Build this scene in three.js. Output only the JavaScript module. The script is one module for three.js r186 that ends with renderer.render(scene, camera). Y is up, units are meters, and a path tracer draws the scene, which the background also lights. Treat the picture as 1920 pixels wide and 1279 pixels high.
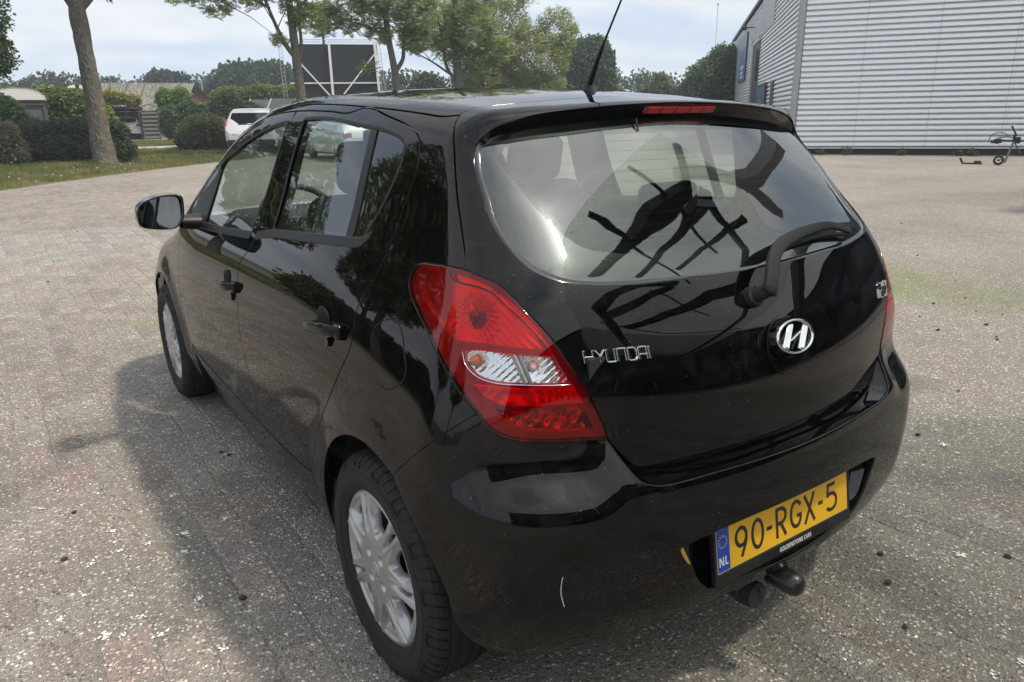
import * as THREE from 'three';
import { mergeGeometries, mergeVertices } from 'three/addons/utils/BufferGeometryUtils.js';
import { RoundedBoxGeometry } from 'three/addons/geometries/RoundedBoxGeometry.js';
import { ImprovedNoise } from 'three/addons/math/ImprovedNoise.js';

// ---------- camera, sky, sun, exposure (x to the car's right, y up, z to the car's rear; the rear axle stands at z = 0) ----------
const scene = new THREE.Scene();
const camera = new THREE.PerspectiveCamera(49.37, 1024 / 682, 0.05, 1500);
camera.position.set(-1.488, 1.4124, 1.5655);
camera.rotation.order = 'YXZ'; camera.rotation.set(-0.29545, -0.60314, -0.01522);
const renderer = new THREE.WebGLRenderer({ antialias: true });
renderer.toneMapping = THREE.LinearToneMapping; renderer.toneMappingExposure = 1.42;
renderer.shadowMap.enabled = true;
const SUN = new THREE.Vector3(0.348, 0.868, 0.350).normalize();
const noise = new ImprovedNoise();
const fbm = (x, y, z, o = 5) => { let s = 0, a = .5, f = 1; for (let i = 0; i < o; i++) { s += a * noise.noise(x * f + i * 7.3, y * f + i * 3.1, z * f + i * 5.7); a *= .5; f *= 2.03; } return s; };
{ // a bright, thinly overcast sky with soft cloud bands
  const W = 1024, H = 512, d = new Float32Array(W * H * 4);
  for (let j = 0; j < H; j++) for (let i = 0; i < W; i++) {
    const el = ((j + .5) / H - .5) * Math.PI, az = ((i + .5) / W - .5) * 2 * Math.PI;
    const y = Math.sin(el), x = Math.cos(el) * Math.cos(az), z = Math.cos(el) * Math.sin(az), k = 1 / (Math.max(y, 0) + .16);
    const px = x * k, pz = z * k;
    let c = fbm(px * 1.1 + 3, pz * 1.9 + 1, .5, 6) * 2.0 + .62 + .25 * fbm(px * 4, pz * 7, 2.5, 4);
    c = Math.min(1, Math.max(0, c)); c = c * c * (3 - 2 * c);
    const up = Math.max(y, 0), s = Math.max(0, x * SUN.x + y * SUN.y + z * SUN.z);
    const glow = Math.pow(s, 3) * .42 * (.5 + .8 * c) + Math.pow(s, 16) * .75 * (.45 + .8 * c) + Math.pow(s, 260) * 2.6 * (.3 + .7 * c);
    const dens = .5 + .5 * fbm(px * 2.3 + 9, pz * 3 + 4, 1.5, 4);
    const blue = [.40 - .10 * up, .49 - .11 * up, .62 - .11 * up], cl = .46 + .40 * dens;
    let r = blue[0] * (1 - c) + cl * .97 * c, g = blue[1] * (1 - c) + cl * c, b = blue[2] * (1 - c) + cl * 1.04 * c;
    const hz = Math.exp(-up * 7) * .6; r += (.68 - r) * hz; g += (.735 - g) * hz; b += (.80 - b) * hz;
    r += glow; g += glow * .97; b += glow * .9;
    if (y < 0) { const t = Math.min(1, -y * 8); r += (.25 - r) * t; g += (.24 - g) * t; b += (.22 - b) * t; }
    d.set([r, g, b, 1], (j * W + i) * 4);
  }
  const t = new THREE.DataTexture(d, W, H, THREE.RGBAFormat, THREE.FloatType);
  t.mapping = THREE.EquirectangularReflectionMapping; t.magFilter = t.minFilter = THREE.LinearFilter; t.needsUpdate = true;
  scene.background = t; scene.environment = t;
}
const sun = new THREE.DirectionalLight(0xfff3e2, 2.3);
sun.position.copy(SUN).multiplyScalar(60); sun.castShadow = true; sun.shadow.radius = 7;
sun.shadow.mapSize.set(4096, 4096); Object.assign(sun.shadow.camera, { left: -60, right: 60, top: 60, bottom: -60, near: 1, far: 200 });
scene.add(sun, sun.target);

// ---------- helpers ----------
let seed = 12345;
const rand = (a = 1, b) => { seed = (seed * 1664525 + 1013904223) >>> 0; const r = seed / 4294967296; return b === undefined ? r * a : a + r * (b - a); };
const V = (x, y, z) => new THREE.Vector3(x, y, z);
const used = {};
const numbered = n => { const k = used[n] = (used[n] ?? -1) + 1; return k ? `${n}_${String(k).padStart(3, '0')}` : n; };
function mesh(name, g, m, parent) { const o = new THREE.Mesh(Array.isArray(g) ? merge(g) : g, m); o.name = name; o.castShadow = o.receiveShadow = true; (parent || scene).add(o); if (!parent) o.name = numbered(name); return o; }
function thing(name, label, category, pos = [0, 0, 0], turn = 0, group) {
  const o = new THREE.Group(); o.name = numbered(name); o.position.set(...pos); o.rotation.y = turn; o.userData = { label, category }; if (group) o.userData.group = group; scene.add(o); return o;
}
function tag(o, label, category, group, kind) { if (label) o.userData.label = label; if (category) o.userData.category = category; if (group) o.userData.group = group; if (kind) o.userData.kind = kind; return o; }
function merge(list) {
  return mergeGeometries(list.map(g => { g = g.index ? g.toNonIndexed() : g; const r = new THREE.BufferGeometry(); r.setAttribute('position', g.attributes.position); if (!g.attributes.normal) g.computeVertexNormals(); r.setAttribute('normal', g.attributes.normal); r.setAttribute('uv', g.attributes.uv || new THREE.BufferAttribute(new Float32Array(g.attributes.position.count * 2), 2)); return r; }));
}
const box = (w, h, d, x = 0, y = 0, z = 0, r = 0) => (r ? new RoundedBoxGeometry(w, h, d, 2, r) : new THREE.BoxGeometry(w, h, d)).translate(x, y, z);
function bar(a, b, w, h = w, r = 0) { // a box from a to b
  const d = V().subVectors(b, a), L = d.length(), g = r ? new RoundedBoxGeometry(w, h, L, 2, r) : new THREE.BoxGeometry(w, h, L);
  g.applyMatrix4(new THREE.Matrix4().lookAt(b, a, Math.abs(d.y) > .98 * L ? V(1, 0, 0) : V(0, 1, 0))); const c = a.clone().add(b).multiplyScalar(.5); return g.translate(c.x, c.y, c.z);
}
const rod = (a, b, r0, r1 = r0, n = 10) => { const d = V().subVectors(b, a), L = d.length(), g = new THREE.CylinderGeometry(r1, r0, L, n, 1); g.applyQuaternion(new THREE.Quaternion().setFromUnitVectors(V(0, 1, 0), d.normalize())); const c = a.clone().add(b).multiplyScalar(.5); return g.translate(c.x, c.y, c.z); };
const tube = (pts, r, n = 24, k = 8, closed = false) => new THREE.TubeGeometry(new THREE.CatmullRomCurve3(pts, closed), n, r, k, closed);
const std = (c, rough = .8, o = {}) => new THREE.MeshStandardMaterial({ color: Array.isArray(c) ? new THREE.Color().setRGB(...c) : c, roughness: rough, ...o });
const phys = (c, rough, o = {}) => new THREE.MeshPhysicalMaterial({ color: Array.isArray(c) ? new THREE.Color().setRGB(...c) : c, roughness: rough, ...o });
function tex(w, h, f, o = {}) { // f(u, v) -> [r, g, b] linear 0..1 or a number
  const d = new Uint8Array(w * h * 4), enc = o.data ? x => x : x => (x <= .0031308 ? 12.92 * x : 1.055 * Math.pow(x, 1 / 2.4) - .055);
  for (let j = 0; j < h; j++) for (let i = 0; i < w; i++) { const c = f((i + .5) / w, (j + .5) / h), k = (j * w + i) * 4; const a = typeof c === 'number' ? [c, c, c] : c; for (let q = 0; q < 3; q++) d[k + q] = 255 * Math.min(1, Math.max(0, enc(a[q]))) + .5; d[k + 3] = a.length > 3 ? 255 * a[3] : 255; }
  const t = new THREE.DataTexture(d, w, h); t.magFilter = THREE.LinearFilter; t.minFilter = THREE.LinearMipmapLinearFilter; t.wrapS = t.wrapT = THREE.RepeatWrapping; if (!o.data) t.colorSpace = THREE.SRGBColorSpace; if (o.repeat) t.repeat.set(...o.repeat); t.needsUpdate = true; return t;
}
function lattice(n, s) { let q = s; const r = () => { q = (q * 1664525 + 1013904223) >>> 0; return q / 4294967296; }; const a = new Float32Array(n * n).map(r); // tiling value noise
  return (u, v) => { const x = u * n, y = v * n, i = Math.floor(x), j = Math.floor(y), fx = x - i, fy = y - j, sx = fx * fx * (3 - 2 * fx), sy = fy * fy * (3 - 2 * fy), g = (p, w) => a[(((w % n) + n) % n) * n + (((p % n) + n) % n)]; return (g(i, j) * (1 - sx) + g(i + 1, j) * sx) * (1 - sy) + (g(i, j + 1) * (1 - sx) + g(i + 1, j + 1) * sx) * sy; }; }
// ---------- the shape of the car: an implicit surface, z to the rear, y up, |x| to the side ----------
const clamp = (x, a = 0, b = 1) => Math.min(b, Math.max(a, x));
const sstep = (a, b, x) => { const t = clamp((x - a) / (b - a)); return t * t * t * (t * (t * 6 - 15) + 10); };
function spl(P) {                                                     // natural cubic spline through [x, y] knots, straight beyond its ends
  const n = P.length, m = new Array(n).fill(0), c = new Array(n).fill(0), d = new Array(n).fill(0);
  for (let i = 1; i < n - 1; i++) {
    const h0 = P[i][0] - P[i - 1][0], h1 = P[i + 1][0] - P[i][0], r = 6 * ((P[i + 1][1] - P[i][1]) / h1 - (P[i][1] - P[i - 1][1]) / h0);
    const w = 2 * (h0 + h1) - h0 * c[i - 1]; c[i] = h1 / w; d[i] = (r - h0 * d[i - 1]) / w;
  }
  for (let i = n - 2; i > 0; i--) m[i] = d[i] - c[i] * m[i + 1];
  return x => {
    let i = 0; while (i < n - 2 && x > P[i + 1][0]) i++;
    const [x0, y0] = P[i], [x1, y1] = P[i + 1], h = x1 - x0;
    if (x < P[0][0]) return y0 + (x - x0) * ((y1 - y0) / h - h * m[1] / 6);
    if (x > P[n - 1][0]) return y1 + (x - x1) * ((y1 - y0) / h + h * m[n - 2] / 6);
    const a = (x1 - x) / h, b = (x - x0) / h;
    return a * y0 + b * y1 + ((a * a * a - a) * m[i] + (b * b * b - b) * m[i + 1]) * h * h / 6;
  };
}
const rnd = (a, b, r, p = 2.4) => { if (a < -r || b < -r) return Math.max(a, b); return Math.pow(Math.pow(a + r, p) + Math.pow(b + r, p), 1 / p) - r; };
const wY = spl([[0.1,0.735],[0.2,0.785],[0.3,0.818],[0.45,0.836],[0.62,0.8429],[0.74,0.8404],[0.85,0.8291],[0.95,0.8068],[1.05,0.7683],[1.16,0.7186],[1.28,0.6725],[1.4,0.624],[1.5,0.5814]]);
const WH = .302, ZF = -2.525;
function side(y, z) {
  let s = wY(y);
  const up = sstep(.55, 1.1, y);
  const k = z + .55; if (k > 0) s -= (-0.0054 + 0.0528 * up) * k * k / .64;
  const q = -1.75 - z; if (q > 0) s -= (0.0211 + 0.1127 * up) * q * q;
  for (const zc of [0, ZF]) { const r = Math.hypot(z - zc, y - WH); s += .022 * (1 - sstep(.33, .50, r)); }
  return s;
}
const rP = spl([[0.2,0.56],[0.6,0.5832],[0.7,0.5834],[0.78,0.5781],[0.84,0.5683],[0.9,0.5494],[0.96,0.5216],[1.02,0.4853],[1.09,0.4392],[1.18,0.3656],[1.3,0.2671],[1.42,0.1606],[1.5,0.0879]]);
const rK = spl([[0.5,0.33],[0.7,0.2911],[0.78,0.2867],[0.85,0.2585],[0.95,0.2098],[1.05,0.15],[1.15,0.1654],[1.25,0.2091],[1.35,0.3028],[1.5,0.3262]]);
const rear = (x, y) => rP(y) - rK(y) * x * x;
const bP = spl([[0.15,0.5],[0.2,0.545],[0.28,0.6],[0.36,0.6308],[0.46,0.6428],[0.56,0.6448],[0.63,0.6378],[0.66,0.6308],[0.7,0.605],[0.75,0.5697],[0.82,0.5305]]);
const bump = (x, y) => bP(y) - 0.2855 * x * x - -0.1213 * x * x * x * x;
const tP = spl([[-3.3,0.66],[-3.15,0.74],[-2.9,0.8321],[-2.6,0.9067],[-2.4,0.9553],[-2.2,1.034],[-1.9,1.2265],[-1.6,1.3964],[-1.4,1.4636],[-1.15,1.5004],[-0.85,1.5076],[-0.55,1.4985],[-0.25,1.4819],[0,1.4611],[0.2,1.4407],[0.4,1.417]]);
const top = (x, z) => tP(z) - 0.098 * x * x - -0.0062 * x * x * x * x;
const fP = spl([[.2, 3.24], [.45, 3.31], [.65, 3.30], [.85, 3.2]]);
const front = (x, y) => fP(y) - .25 * x * x - .3 * x ** 4;
const cornerR = spl([[0.3,0.2178],[0.7,0.133],[1,0.1913],[1.2,0.15],[1.4,0.0369]]);
function bodyF(x, y, z) {                                             // < 0 inside the cabin and body above the bumper
  x = Math.abs(x);
  const a = x - side(y, z), m = rnd(a, y - top(x, z), 0.0744);
  const lift = 0.0621 * sstep(1.31, 1.45, y);
  return rnd(rnd(m, z - rear(x, y) - lift, clamp(cornerR(y), .08, .3) * (1 - .7 * sstep(1.34, 1.44, y))), -z - front(x, y), .25);
}
function glassF(x, y, z) { x = Math.abs(x); return rnd(x - side(y, z), z - rear(x, y), clamp(cornerR(y), .08, .3)) + .007; }
function bumperF(x, y, z) { x = Math.abs(x); const q = sstep(.60, .76, y), b = bump(x, y), w = q * sstep(.49, .60, x); return rnd(rnd(x - side(y, z), z - (b + (rear(x, y) - b) * w), .27 + (clamp(cornerR(y), .08, .3) - .27) * q), .235 - y, .03); }
// ---------- panels: a polygon in a plane's (u, v), meshed finely and laid onto the body surface, with a rounded edge turned in ----------
function delaunay(v) {
  const n = v.length, idx = [...v.keys()].sort((a, b) => v[b][0] - v[a][0]);
  let x0 = 1e9, y0 = 1e9, x1 = -1e9, y1 = -1e9; for (const p of v) { x0 = Math.min(x0, p[0]); x1 = Math.max(x1, p[0]); y0 = Math.min(y0, p[1]); y1 = Math.max(y1, p[1]); }
  const dm = Math.max(x1 - x0, y1 - y0), mx = (x0 + x1) / 2, my = (y0 + y1) / 2; v = [...v, [mx - 20 * dm, my - dm], [mx, my + 20 * dm], [mx + 20 * dm, my - dm]];
  const cc = (i, j, k) => { const [ax, ay] = v[i], [bx, by] = v[j], [cx, cy] = v[k], d = 2 * (ax * (by - cy) + bx * (cy - ay) + cx * (ay - by)) || 1e-18, a2 = ax * ax + ay * ay, b2 = bx * bx + by * by, c2 = cx * cx + cy * cy; const x = (a2 * (by - cy) + b2 * (cy - ay) + c2 * (ay - by)) / d, y = (a2 * (cx - bx) + b2 * (ax - cx) + c2 * (bx - ax)) / d; return { i, j, k, x, y, r: (ax - x) ** 2 + (ay - y) ** 2 }; };
  let open = [cc(n, n + 1, n + 2)], closed = [];
  for (let q = idx.length - 1; q >= 0; q--) {
    const c = idx[q], E = new Map(), keep = [];
    const edge = (a, b) => { const k = a < b ? a * 1e6 + b : b * 1e6 + a; E.has(k) ? E.delete(k) : E.set(k, [a, b]); };
    for (const t of open) { const dx = v[c][0] - t.x; if (dx > 0 && dx * dx > t.r) { closed.push(t); continue; } const dy = v[c][1] - t.y; if (dx * dx + dy * dy - t.r > 1e-13) { keep.push(t); continue; } edge(t.i, t.j); edge(t.j, t.k); edge(t.k, t.i); }
    open = keep; for (const [a, b] of E.values()) open.push(cc(a, b, c));
  }
  return [...closed, ...open].filter(t => t.i < n && t.j < n && t.k < n).map(t => [t.i, t.j, t.k]);
}
function inside(loops, x, y) { let c = false; for (const L of loops) for (let i = 0, j = L.length - 1; i < L.length; j = i++) { const [xi, yi] = L[i], [xj, yj] = L[j]; if ((yi > y) !== (yj > y) && x < (xj - xi) * (y - yi) / (yj - yi) + xi) c = !c; } return c; }
const area2 = L => { let s = 0; for (let i = 0, j = L.length - 1; i < L.length; j = i++) s += L[j][0] * L[i][1] - L[i][0] * L[j][1]; return s; };
function curve(P, h, closed = true) { // control points [a, b, 1 at a corner] -> dense loop
  const n = P.length, out = []; let st = P.findIndex(p => p[2]);
  if (!closed) st = 0;
  if (st < 0) { const c = new THREE.CatmullRomCurve3(P.map(p => V(p[0], p[1], 0)), true, 'centripetal'), k = Math.max(8, Math.ceil(c.getLength() / h)); return c.getSpacedPoints(k).slice(0, k).map(p => [p.x, p.y]); }
  let seg = [P[st]];
  for (let i = 1; i <= (closed ? n : n - 1); i++) { const p = P[(st + i) % n]; seg.push(p); if (p[2] || (i === n && closed) || (!closed && i === n - 1)) {
    const c = seg.length > 2 ? new THREE.CatmullRomCurve3(seg.map(q => V(q[0], q[1], 0)), false, 'centripetal') : new THREE.LineCurve3(V(seg[0][0], seg[0][1], 0), V(seg[1][0], seg[1][1], 0));
    const k = Math.max(1, Math.ceil(c.getLength() / h)), pts = c.getSpacedPoints(k); for (let q = 0; q < k; q++) out.push([pts[q].x, pts[q].y]); if (!closed && i === n - 1) out.push([pts[k].x, pts[k].y]); seg = [p]; } }
  return out;
}
function inset(L, g) { const s = area2(L) > 0 ? 1 : -1, n = L.length; return L.map((p, i) => { const a = L[(i + n - 1) % n], b = L[(i + 1) % n], dx = b[0] - a[0], dy = b[1] - a[1], l = Math.hypot(dx, dy) || 1; return [p[0] - s * dy / l * g, p[1] + s * dx / l * g]; }); }
const S2 = Math.SQRT1_2, TC = Math.cos(.61), TS = Math.sin(.61);
const PROJ = { // uv of a point; a ray (origin, direction into the car) for a uv
  x: { uv: p => [p[2], p[1]], ray: (u, v) => [[-1.15, v, u], [1, 0, 0]] },
  d: { uv: p => [(p[0] + p[2]) * S2, p[1]], ray: (u, v) => [[u * S2 - 1.4 * S2, v, u * S2 + 1.4 * S2], [S2, 0, -S2]] },
  s: { uv: p => [p[2], (p[1] + p[0]) * S2], ray: (u, v) => [[v * S2 - 1.7 * S2, v * S2 + 1.7 * S2, u], [S2, -S2, 0]] },
  z: { uv: p => [p[0], p[1]], ray: (u, v) => [[u, v, .95], [0, 0, -1]] },
  t: { uv: p => [p[0], p[1] * TC - p[2] * TS], ray: (u, v) => [[u, v * TC + 1.5 * TS, -v * TS + 1.5 * TC], [0, -TS, -TC]] },
  y: { uv: p => [p[0], p[2]], ray: (u, v) => [[u, 1.75, v], [0, -1, 0]] },
  c: { uv: p => [Math.atan2(p[0], p[2] + .25) * .85, p[1]], ray: (u, v) => { const a = u / .85, s = Math.sin(a), c = Math.cos(a); return [[s * 1.15, v, -.25 + c * 1.15], [-s, 0, -c]]; } },
};
function solve(F, [o, d], tm = 1.3) { let t = 0, p = F(o[0], o[1], o[2]); const at = t => F(o[0] + d[0] * t, o[1] + d[1] * t, o[2] + d[2] * t); let best = Math.abs(p), bt = 0;
  while (t < tm) { const s = Math.min(.05, Math.max(.004, Math.abs(p) * .6)), q = at(t + s); if (p > 0 && q <= 0) { let a = t, b = t + s, fa = p, fb = q; for (let i = 0; i < 30 && b - a > 1e-7; i++) { const m = i % 3 === 2 ? (a + b) / 2 : a + (b - a) * Math.min(.95, Math.max(.05, fa / (fa - fb))), f = at(m); if (f > 0) { a = m; fa = f; } else { b = m; fb = f; } } return [o[0] + d[0] * b, o[1] + d[1] * b, o[2] + d[2] * b]; } t += s; p = q; if (Math.abs(p) < best) { best = Math.abs(p); bt = t; } }
  return [o[0] + d[0] * bt, o[1] + d[1] * bt, o[2] + d[2] * bt]; }
function normalOf(F, p, e = 2e-4) { const g = [F(p[0] + e, p[1], p[2]) - F(p[0] - e, p[1], p[2]), F(p[0], p[1] + e, p[2]) - F(p[0], p[1] - e, p[2]), F(p[0], p[1], p[2] + e) - F(p[0], p[1], p[2] - e)], l = Math.hypot(...g) || 1; return g.map(x => x / l); }
const geoOf = (pos, nor, idx, uv) => { const g = new THREE.BufferGeometry(); g.setAttribute('position', new THREE.Float32BufferAttribute(pos, 3)); g.setAttribute('normal', new THREE.Float32BufferAttribute(nor, 3)); g.setAttribute('uv', new THREE.Float32BufferAttribute(uv || new Float32Array(pos.length / 3 * 2), 2)); for (let i = 0; i < idx.length; i += 3) { const [a, b, c] = [idx[i] * 3, idx[i + 1] * 3, idx[i + 2] * 3]; let q = 0; const u = [0, 1, 2].map(k => pos[b + k] - pos[a + k]), w = [0, 1, 2].map(k => pos[c + k] - pos[a + k]), n = [0, 1, 2].map(k => nor[a + k] + nor[b + k] + nor[c + k]); q = (u[1] * w[2] - u[2] * w[1]) * n[0] + (u[2] * w[0] - u[0] * w[2]) * n[1] + (u[0] * w[1] - u[1] * w[0]) * n[2]; if (q < 0) { const t = idx[i + 1]; idx[i + 1] = idx[i + 2]; idx[i + 2] = t; } } g.setIndex(idx); return g; };
// loops: arrays of control points in 3-D [x, y, z, corner] (or dense uv loops when o.raw)
function panel(F, kind, loops, o = {}) {
  const h = o.h || .022, gap = o.gap ?? .0028, pr = PROJ[kind], fl = o.flange ?? .014, r = o.r ?? .0016;
  const D = loops.map((L, k) => { const dense = o.raw ? L : curve(L.map(p => { const q = pr.uv(p); return p[3] ? [...q, 1] : q; }), o.hb || h * .6); const g = o.gaps ? o.gaps[k] : gap; return g ? inset(dense, k ? -g : g) : dense; });
  const pts = [], owner = []; D.forEach((L, k) => L.forEach(p => { pts.push(p); owner.push(k); }));
  const cell = h, hash = new Map(), key = (x, y) => Math.floor(x / cell) + ',' + Math.floor(y / cell); for (const p of pts) { const k = key(...p); (hash.get(k) || hash.set(k, []).get(k)).push(p); }
  const near = (x, y) => { const i = Math.floor(x / cell), j = Math.floor(y / cell); for (let a = -1; a < 2; a++) for (let b = -1; b < 2; b++) for (const p of hash.get((i + a) + ',' + (j + b)) || []) if ((p[0] - x) ** 2 + (p[1] - y) ** 2 < (.62 * h) ** 2) return true; return false; };
  const xs = D[0].map(p => p[0]), ys = D[0].map(p => p[1]); let row = 0;
  for (let y = Math.min(...ys); y < Math.max(...ys); y += h * .866, row++) for (let x = Math.min(...xs) + (row % 2) * h / 2; x < Math.max(...xs); x += h) { const jx = x + (((row * 37 + Math.round(x / h) * 17) % 11) / 11 - .5) * h * .08; if (inside(D, jx, y) && !near(jx, y)) pts.push([jx, y]); }
  const tri = delaunay(pts).filter(t => { const x = (pts[t[0]][0] + pts[t[1]][0] + pts[t[2]][0]) / 3, y = (pts[t[0]][1] + pts[t[1]][1] + pts[t[2]][1]) / 3; return inside(D, x, y); });
  const P = pts.map(p => solve(F, pr.ray(p[0], p[1]))), N = P.map(p => normalOf(F, p)), pos = P.flat(), nor = N.flat(), idx = [], uv = P.flatMap((p, i) => [pts[i][0], pts[i][1]]);
  for (const [a, b, c] of tri) { const A = P[a], B = P[b], C = P[c], n = N[a], u = [B[0] - A[0], B[1] - A[1], B[2] - A[2]], w = [C[0] - A[0], C[1] - A[1], C[2] - A[2]]; const s = (u[1] * w[2] - u[2] * w[1]) * n[0] + (u[2] * w[0] - u[0] * w[2]) * n[1] + (u[0] * w[1] - u[1] * w[0]) * n[2]; s > 0 ? idx.push(a, b, c) : idx.push(a, c, b); }
  if (fl) { let off = 0; D.forEach((L, k) => { const n = L.length, base = pos.length / 3; if (o.noFlange?.includes(k)) { off += n; return; } const R = [[0, 0, 0], [S2 * r, (1 - S2) * r, .5], [r, r, 1], [r, fl, 1]];
    for (let i = 0; i < n; i++) { const p = P[off + i], m = N[off + i], a = P[off + (i + n - 1) % n], b = P[off + (i + 1) % n]; let t = V(b[0] - a[0], b[1] - a[1], b[2] - a[2]).normalize(), nn = V(...m), e = V().crossVectors(t, nn).normalize();
      // outward: away from the polygon
      const q = L[i], l0 = L[(i + n - 1) % n], l1 = L[(i + 1) % n], sgn = (area2(L) > 0 ? 1 : -1) * (k ? -1 : 1), ou = [(l1[1] - l0[1]) * sgn, -(l1[0] - l0[0]) * sgn], ll = Math.hypot(...ou) || 1, test = solve(F, pr.ray(q[0] + ou[0] / ll * .004, q[1] + ou[1] / ll * .004)); if ((test[0] - p[0]) * e.x + (test[1] - p[1]) * e.y + (test[2] - p[2]) * e.z < 0) e.negate();
      for (const [x, y, f] of R) { pos.push(p[0] + e.x * x - m[0] * y, p[1] + e.y * x - m[1] * y, p[2] + e.z * x - m[2] * y); const nv = nn.clone().multiplyScalar(1 - f).addScaledVector(e, f).normalize(); nor.push(nv.x, nv.y, nv.z); uv.push(q[0], q[1]); } }
    for (let i = 0; i < n; i++) for (let q = 0; q < 3; q++) { const a = base + i * 4 + q, b = base + ((i + 1) % n) * 4 + q; idx.push(a, b, a + 1, b, b + 1, a + 1); } off += n; }); }
  const g = geoOf(pos, nor, idx, uv); g.userData.loops = D.map(L => L.length); g.userData.P = P; g.userData.N = N; return g;
}
function mirrorX(g) { g = g.clone(); const p = g.attributes.position, n = g.attributes.normal; for (let i = 0; i < p.count; i++) { p.setX(i, -p.getX(i)); n.setX(i, -n.getX(i)); } if (g.index) { const a = g.index.array; for (let i = 0; i < a.length; i += 3) { const t = a[i]; a[i] = a[i + 1]; a[i + 1] = t; } } return g; }
const mir = L => L.map(p => [-p[0], ...p.slice(1)]);
const sym = half => [...half, ...mir(half).reverse().filter((p, i, a) => Math.abs(p[0]) > 1e-6)]; // from the left half, first and last on the centre line
function loft(rows, closed = false, smooth = true) { // rows of equal length of [x, y, z]
  const m = rows[0].length, pos = rows.flat(2), idx = []; for (let i = 0; i < rows.length - 1; i++) for (let j = 0; j < (closed ? m : m - 1); j++) { const a = i * m + j, b = i * m + (j + 1) % m; idx.push(a, b, a + m, b, b + m, a + m); }
  let g = new THREE.BufferGeometry(); g.setAttribute('position', new THREE.Float32BufferAttribute(pos, 3)); g.setIndex(idx); if (!smooth) g = g.toNonIndexed(); g.computeVertexNormals(); return g;
}
const resample = (P, n, closed = false) => { const c = new THREE.CatmullRomCurve3(P.map(p => V(p[0], p[1], p[2])), closed, 'centripetal'); return c.getSpacedPoints(n).slice(0, closed ? n : n + 1).map(p => [p.x, p.y, p.z]); };

const toCreased = g => { g.deleteAttribute('uv'); g.deleteAttribute('normal'); const q = mergeVertices(g, 1e-5); q.computeVertexNormals(); return q; };
// ---------- the black hatchback ----------
const M = {
  paint: phys([1, 1, 1], .5, { clearcoat: .85, clearcoatRoughness: .006, specularIntensity: 0, map: (() => { const a = lattice(64, 41), b = lattice(13, 42), d = new Float32Array(1024 * 1024); for (let k = 0; k < 900; k++) { const x = Math.floor(rand(1024)), y = Math.floor(rand(1024)), r = rand() < .12 ? 2 : 1, v = rand(.05, .35); for (let j = 0; j < r; j++) for (let i = 0; i < r; i++) d[((y + j) % 1024) * 1024 + (x + i) % 1024] = v; } for (let k = 0; k < 60; k++) { let x = rand(1024), y = rand(1024), an = rand(6.28); const n = rand(6, 34), v = rand(.015, .06); for (let q = 0; q < n; q++) { d[(((y | 0) + 1024) % 1024) * 1024 + ((x | 0) + 1024) % 1024] += v; x += Math.cos(an); y += Math.sin(an); an += rand(-.08, .08); } } return tex(1024, 1024, (u, v) => { const f = Math.pow(a(u, v) * .6 + b(u, v) * .4, 3) * .010 + .0012 + d[Math.floor(v * 1024) * 1024 + Math.floor(u * 1024)]; return [f, f * .97, f * .93]; }, { repeat: [1.15, 1.15] }); })() }),
  gloss: phys([.004, .004, .005], .12, { clearcoat: .6, clearcoatRoughness: .05 }),
  trim: std([.011, .011, .012], .42), rubber: std([.012, .012, .012], .6), matte: std([.016, .016, .017], .75), dark: std([.004, .004, .004], .9),
  glass: phys([.74, .82, .79], 0, { transmission: 1, thickness: 0, ior: 1.85 }), tint: phys([.54, .62, .58], 0, { transmission: 1, thickness: 0, ior: 2.05 }),
  chrome: std([.78, .79, .8], .08, { metalness: 1 }), silver: std([.47, .47, .475], .33, { metalness: .6 }), steel: std([.10, .085, .075], .6, { metalness: .6 }),
  red: phys([.80, .012, .02], .02, { transmission: 1, thickness: 0, ior: 1.5 }), clear: phys([.93, .95, .95], 0, { transmission: 1, thickness: 0, ior: 1.5 }),
  lampRed: phys([.26, .004, .008], .25, { clearcoat: 1, clearcoatRoughness: .03 }), lampDark: phys([.13, .004, .008], .25, { clearcoat: 1, clearcoatRoughness: .03 }), reflector: std([.86, .86, .86], .16, { metalness: .9 }), amber: phys([.55, .22, .06], .15), cloth: std([.035, .036, .04], .95), plastic: std([.03, .03, .032], .6), pale: std([.30, .30, .30], .8),
};
const car = thing('hatchback_car', 'black five-door hatchback with a yellow number plate parked in the foreground', 'car');
const P3 = (s) => s; // keeps the listings readable
const both = (name, g, m, label) => { const l = mesh(name, g, m, car), r = mesh(name, mirrorX(g), m, car); return [l, r]; };
const inner = (F, d) => (x, y, z) => F(x, y, z) + d;
const railAt = z => { const y = top(.5, z), X = side(y - .05, z); const p = solve(bodyF, [[-(X - .22) - .5 * S2, y - .22 + .5 * S2, z], [S2, -S2, 0]], .7); return p; };
const tgGap = [[-.567, 1.415, .03, 1], [-.589, 1.396, .044], [-.604, 1.373, .060], [-.614, 1.342, .078], [-.636, 1.279, .117], [-.651, 1.231, .148], [-.666, 1.178, .185], [-.677, 1.143, .212], [-.692, 1.100, .245, 1]];
const lampTop = [[-.700, 1.102, .212], [-.710, 1.100, .139], [-.719, 1.093, .078]];
const lampOut = [[-.732, 1.068, .065], [-.741, 1.048, .071], [-.749, 1.026, .094], [-.756, 1.0, .137], [-.761, .98, .173], [-.770, .938, .240], [-.774, .896, .305], [-.764, .849, .364]];
const lampBot = [[-.746, .809, .400], [-.725, .792, .420], [-.691, .780, .441], [-.638, .771, .462], [-.564, .765, .488], [-.515, .759, .501, 1]];
const lampIn = [[-.527, .795, .497], [-.560, .876, .481], [-.590, .935, .458], [-.613, .985, .429], [-.643, 1.039, .378], [-.653, 1.058, .355], [-.665, 1.081, .319], [-.681, 1.092, .281]];
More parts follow.
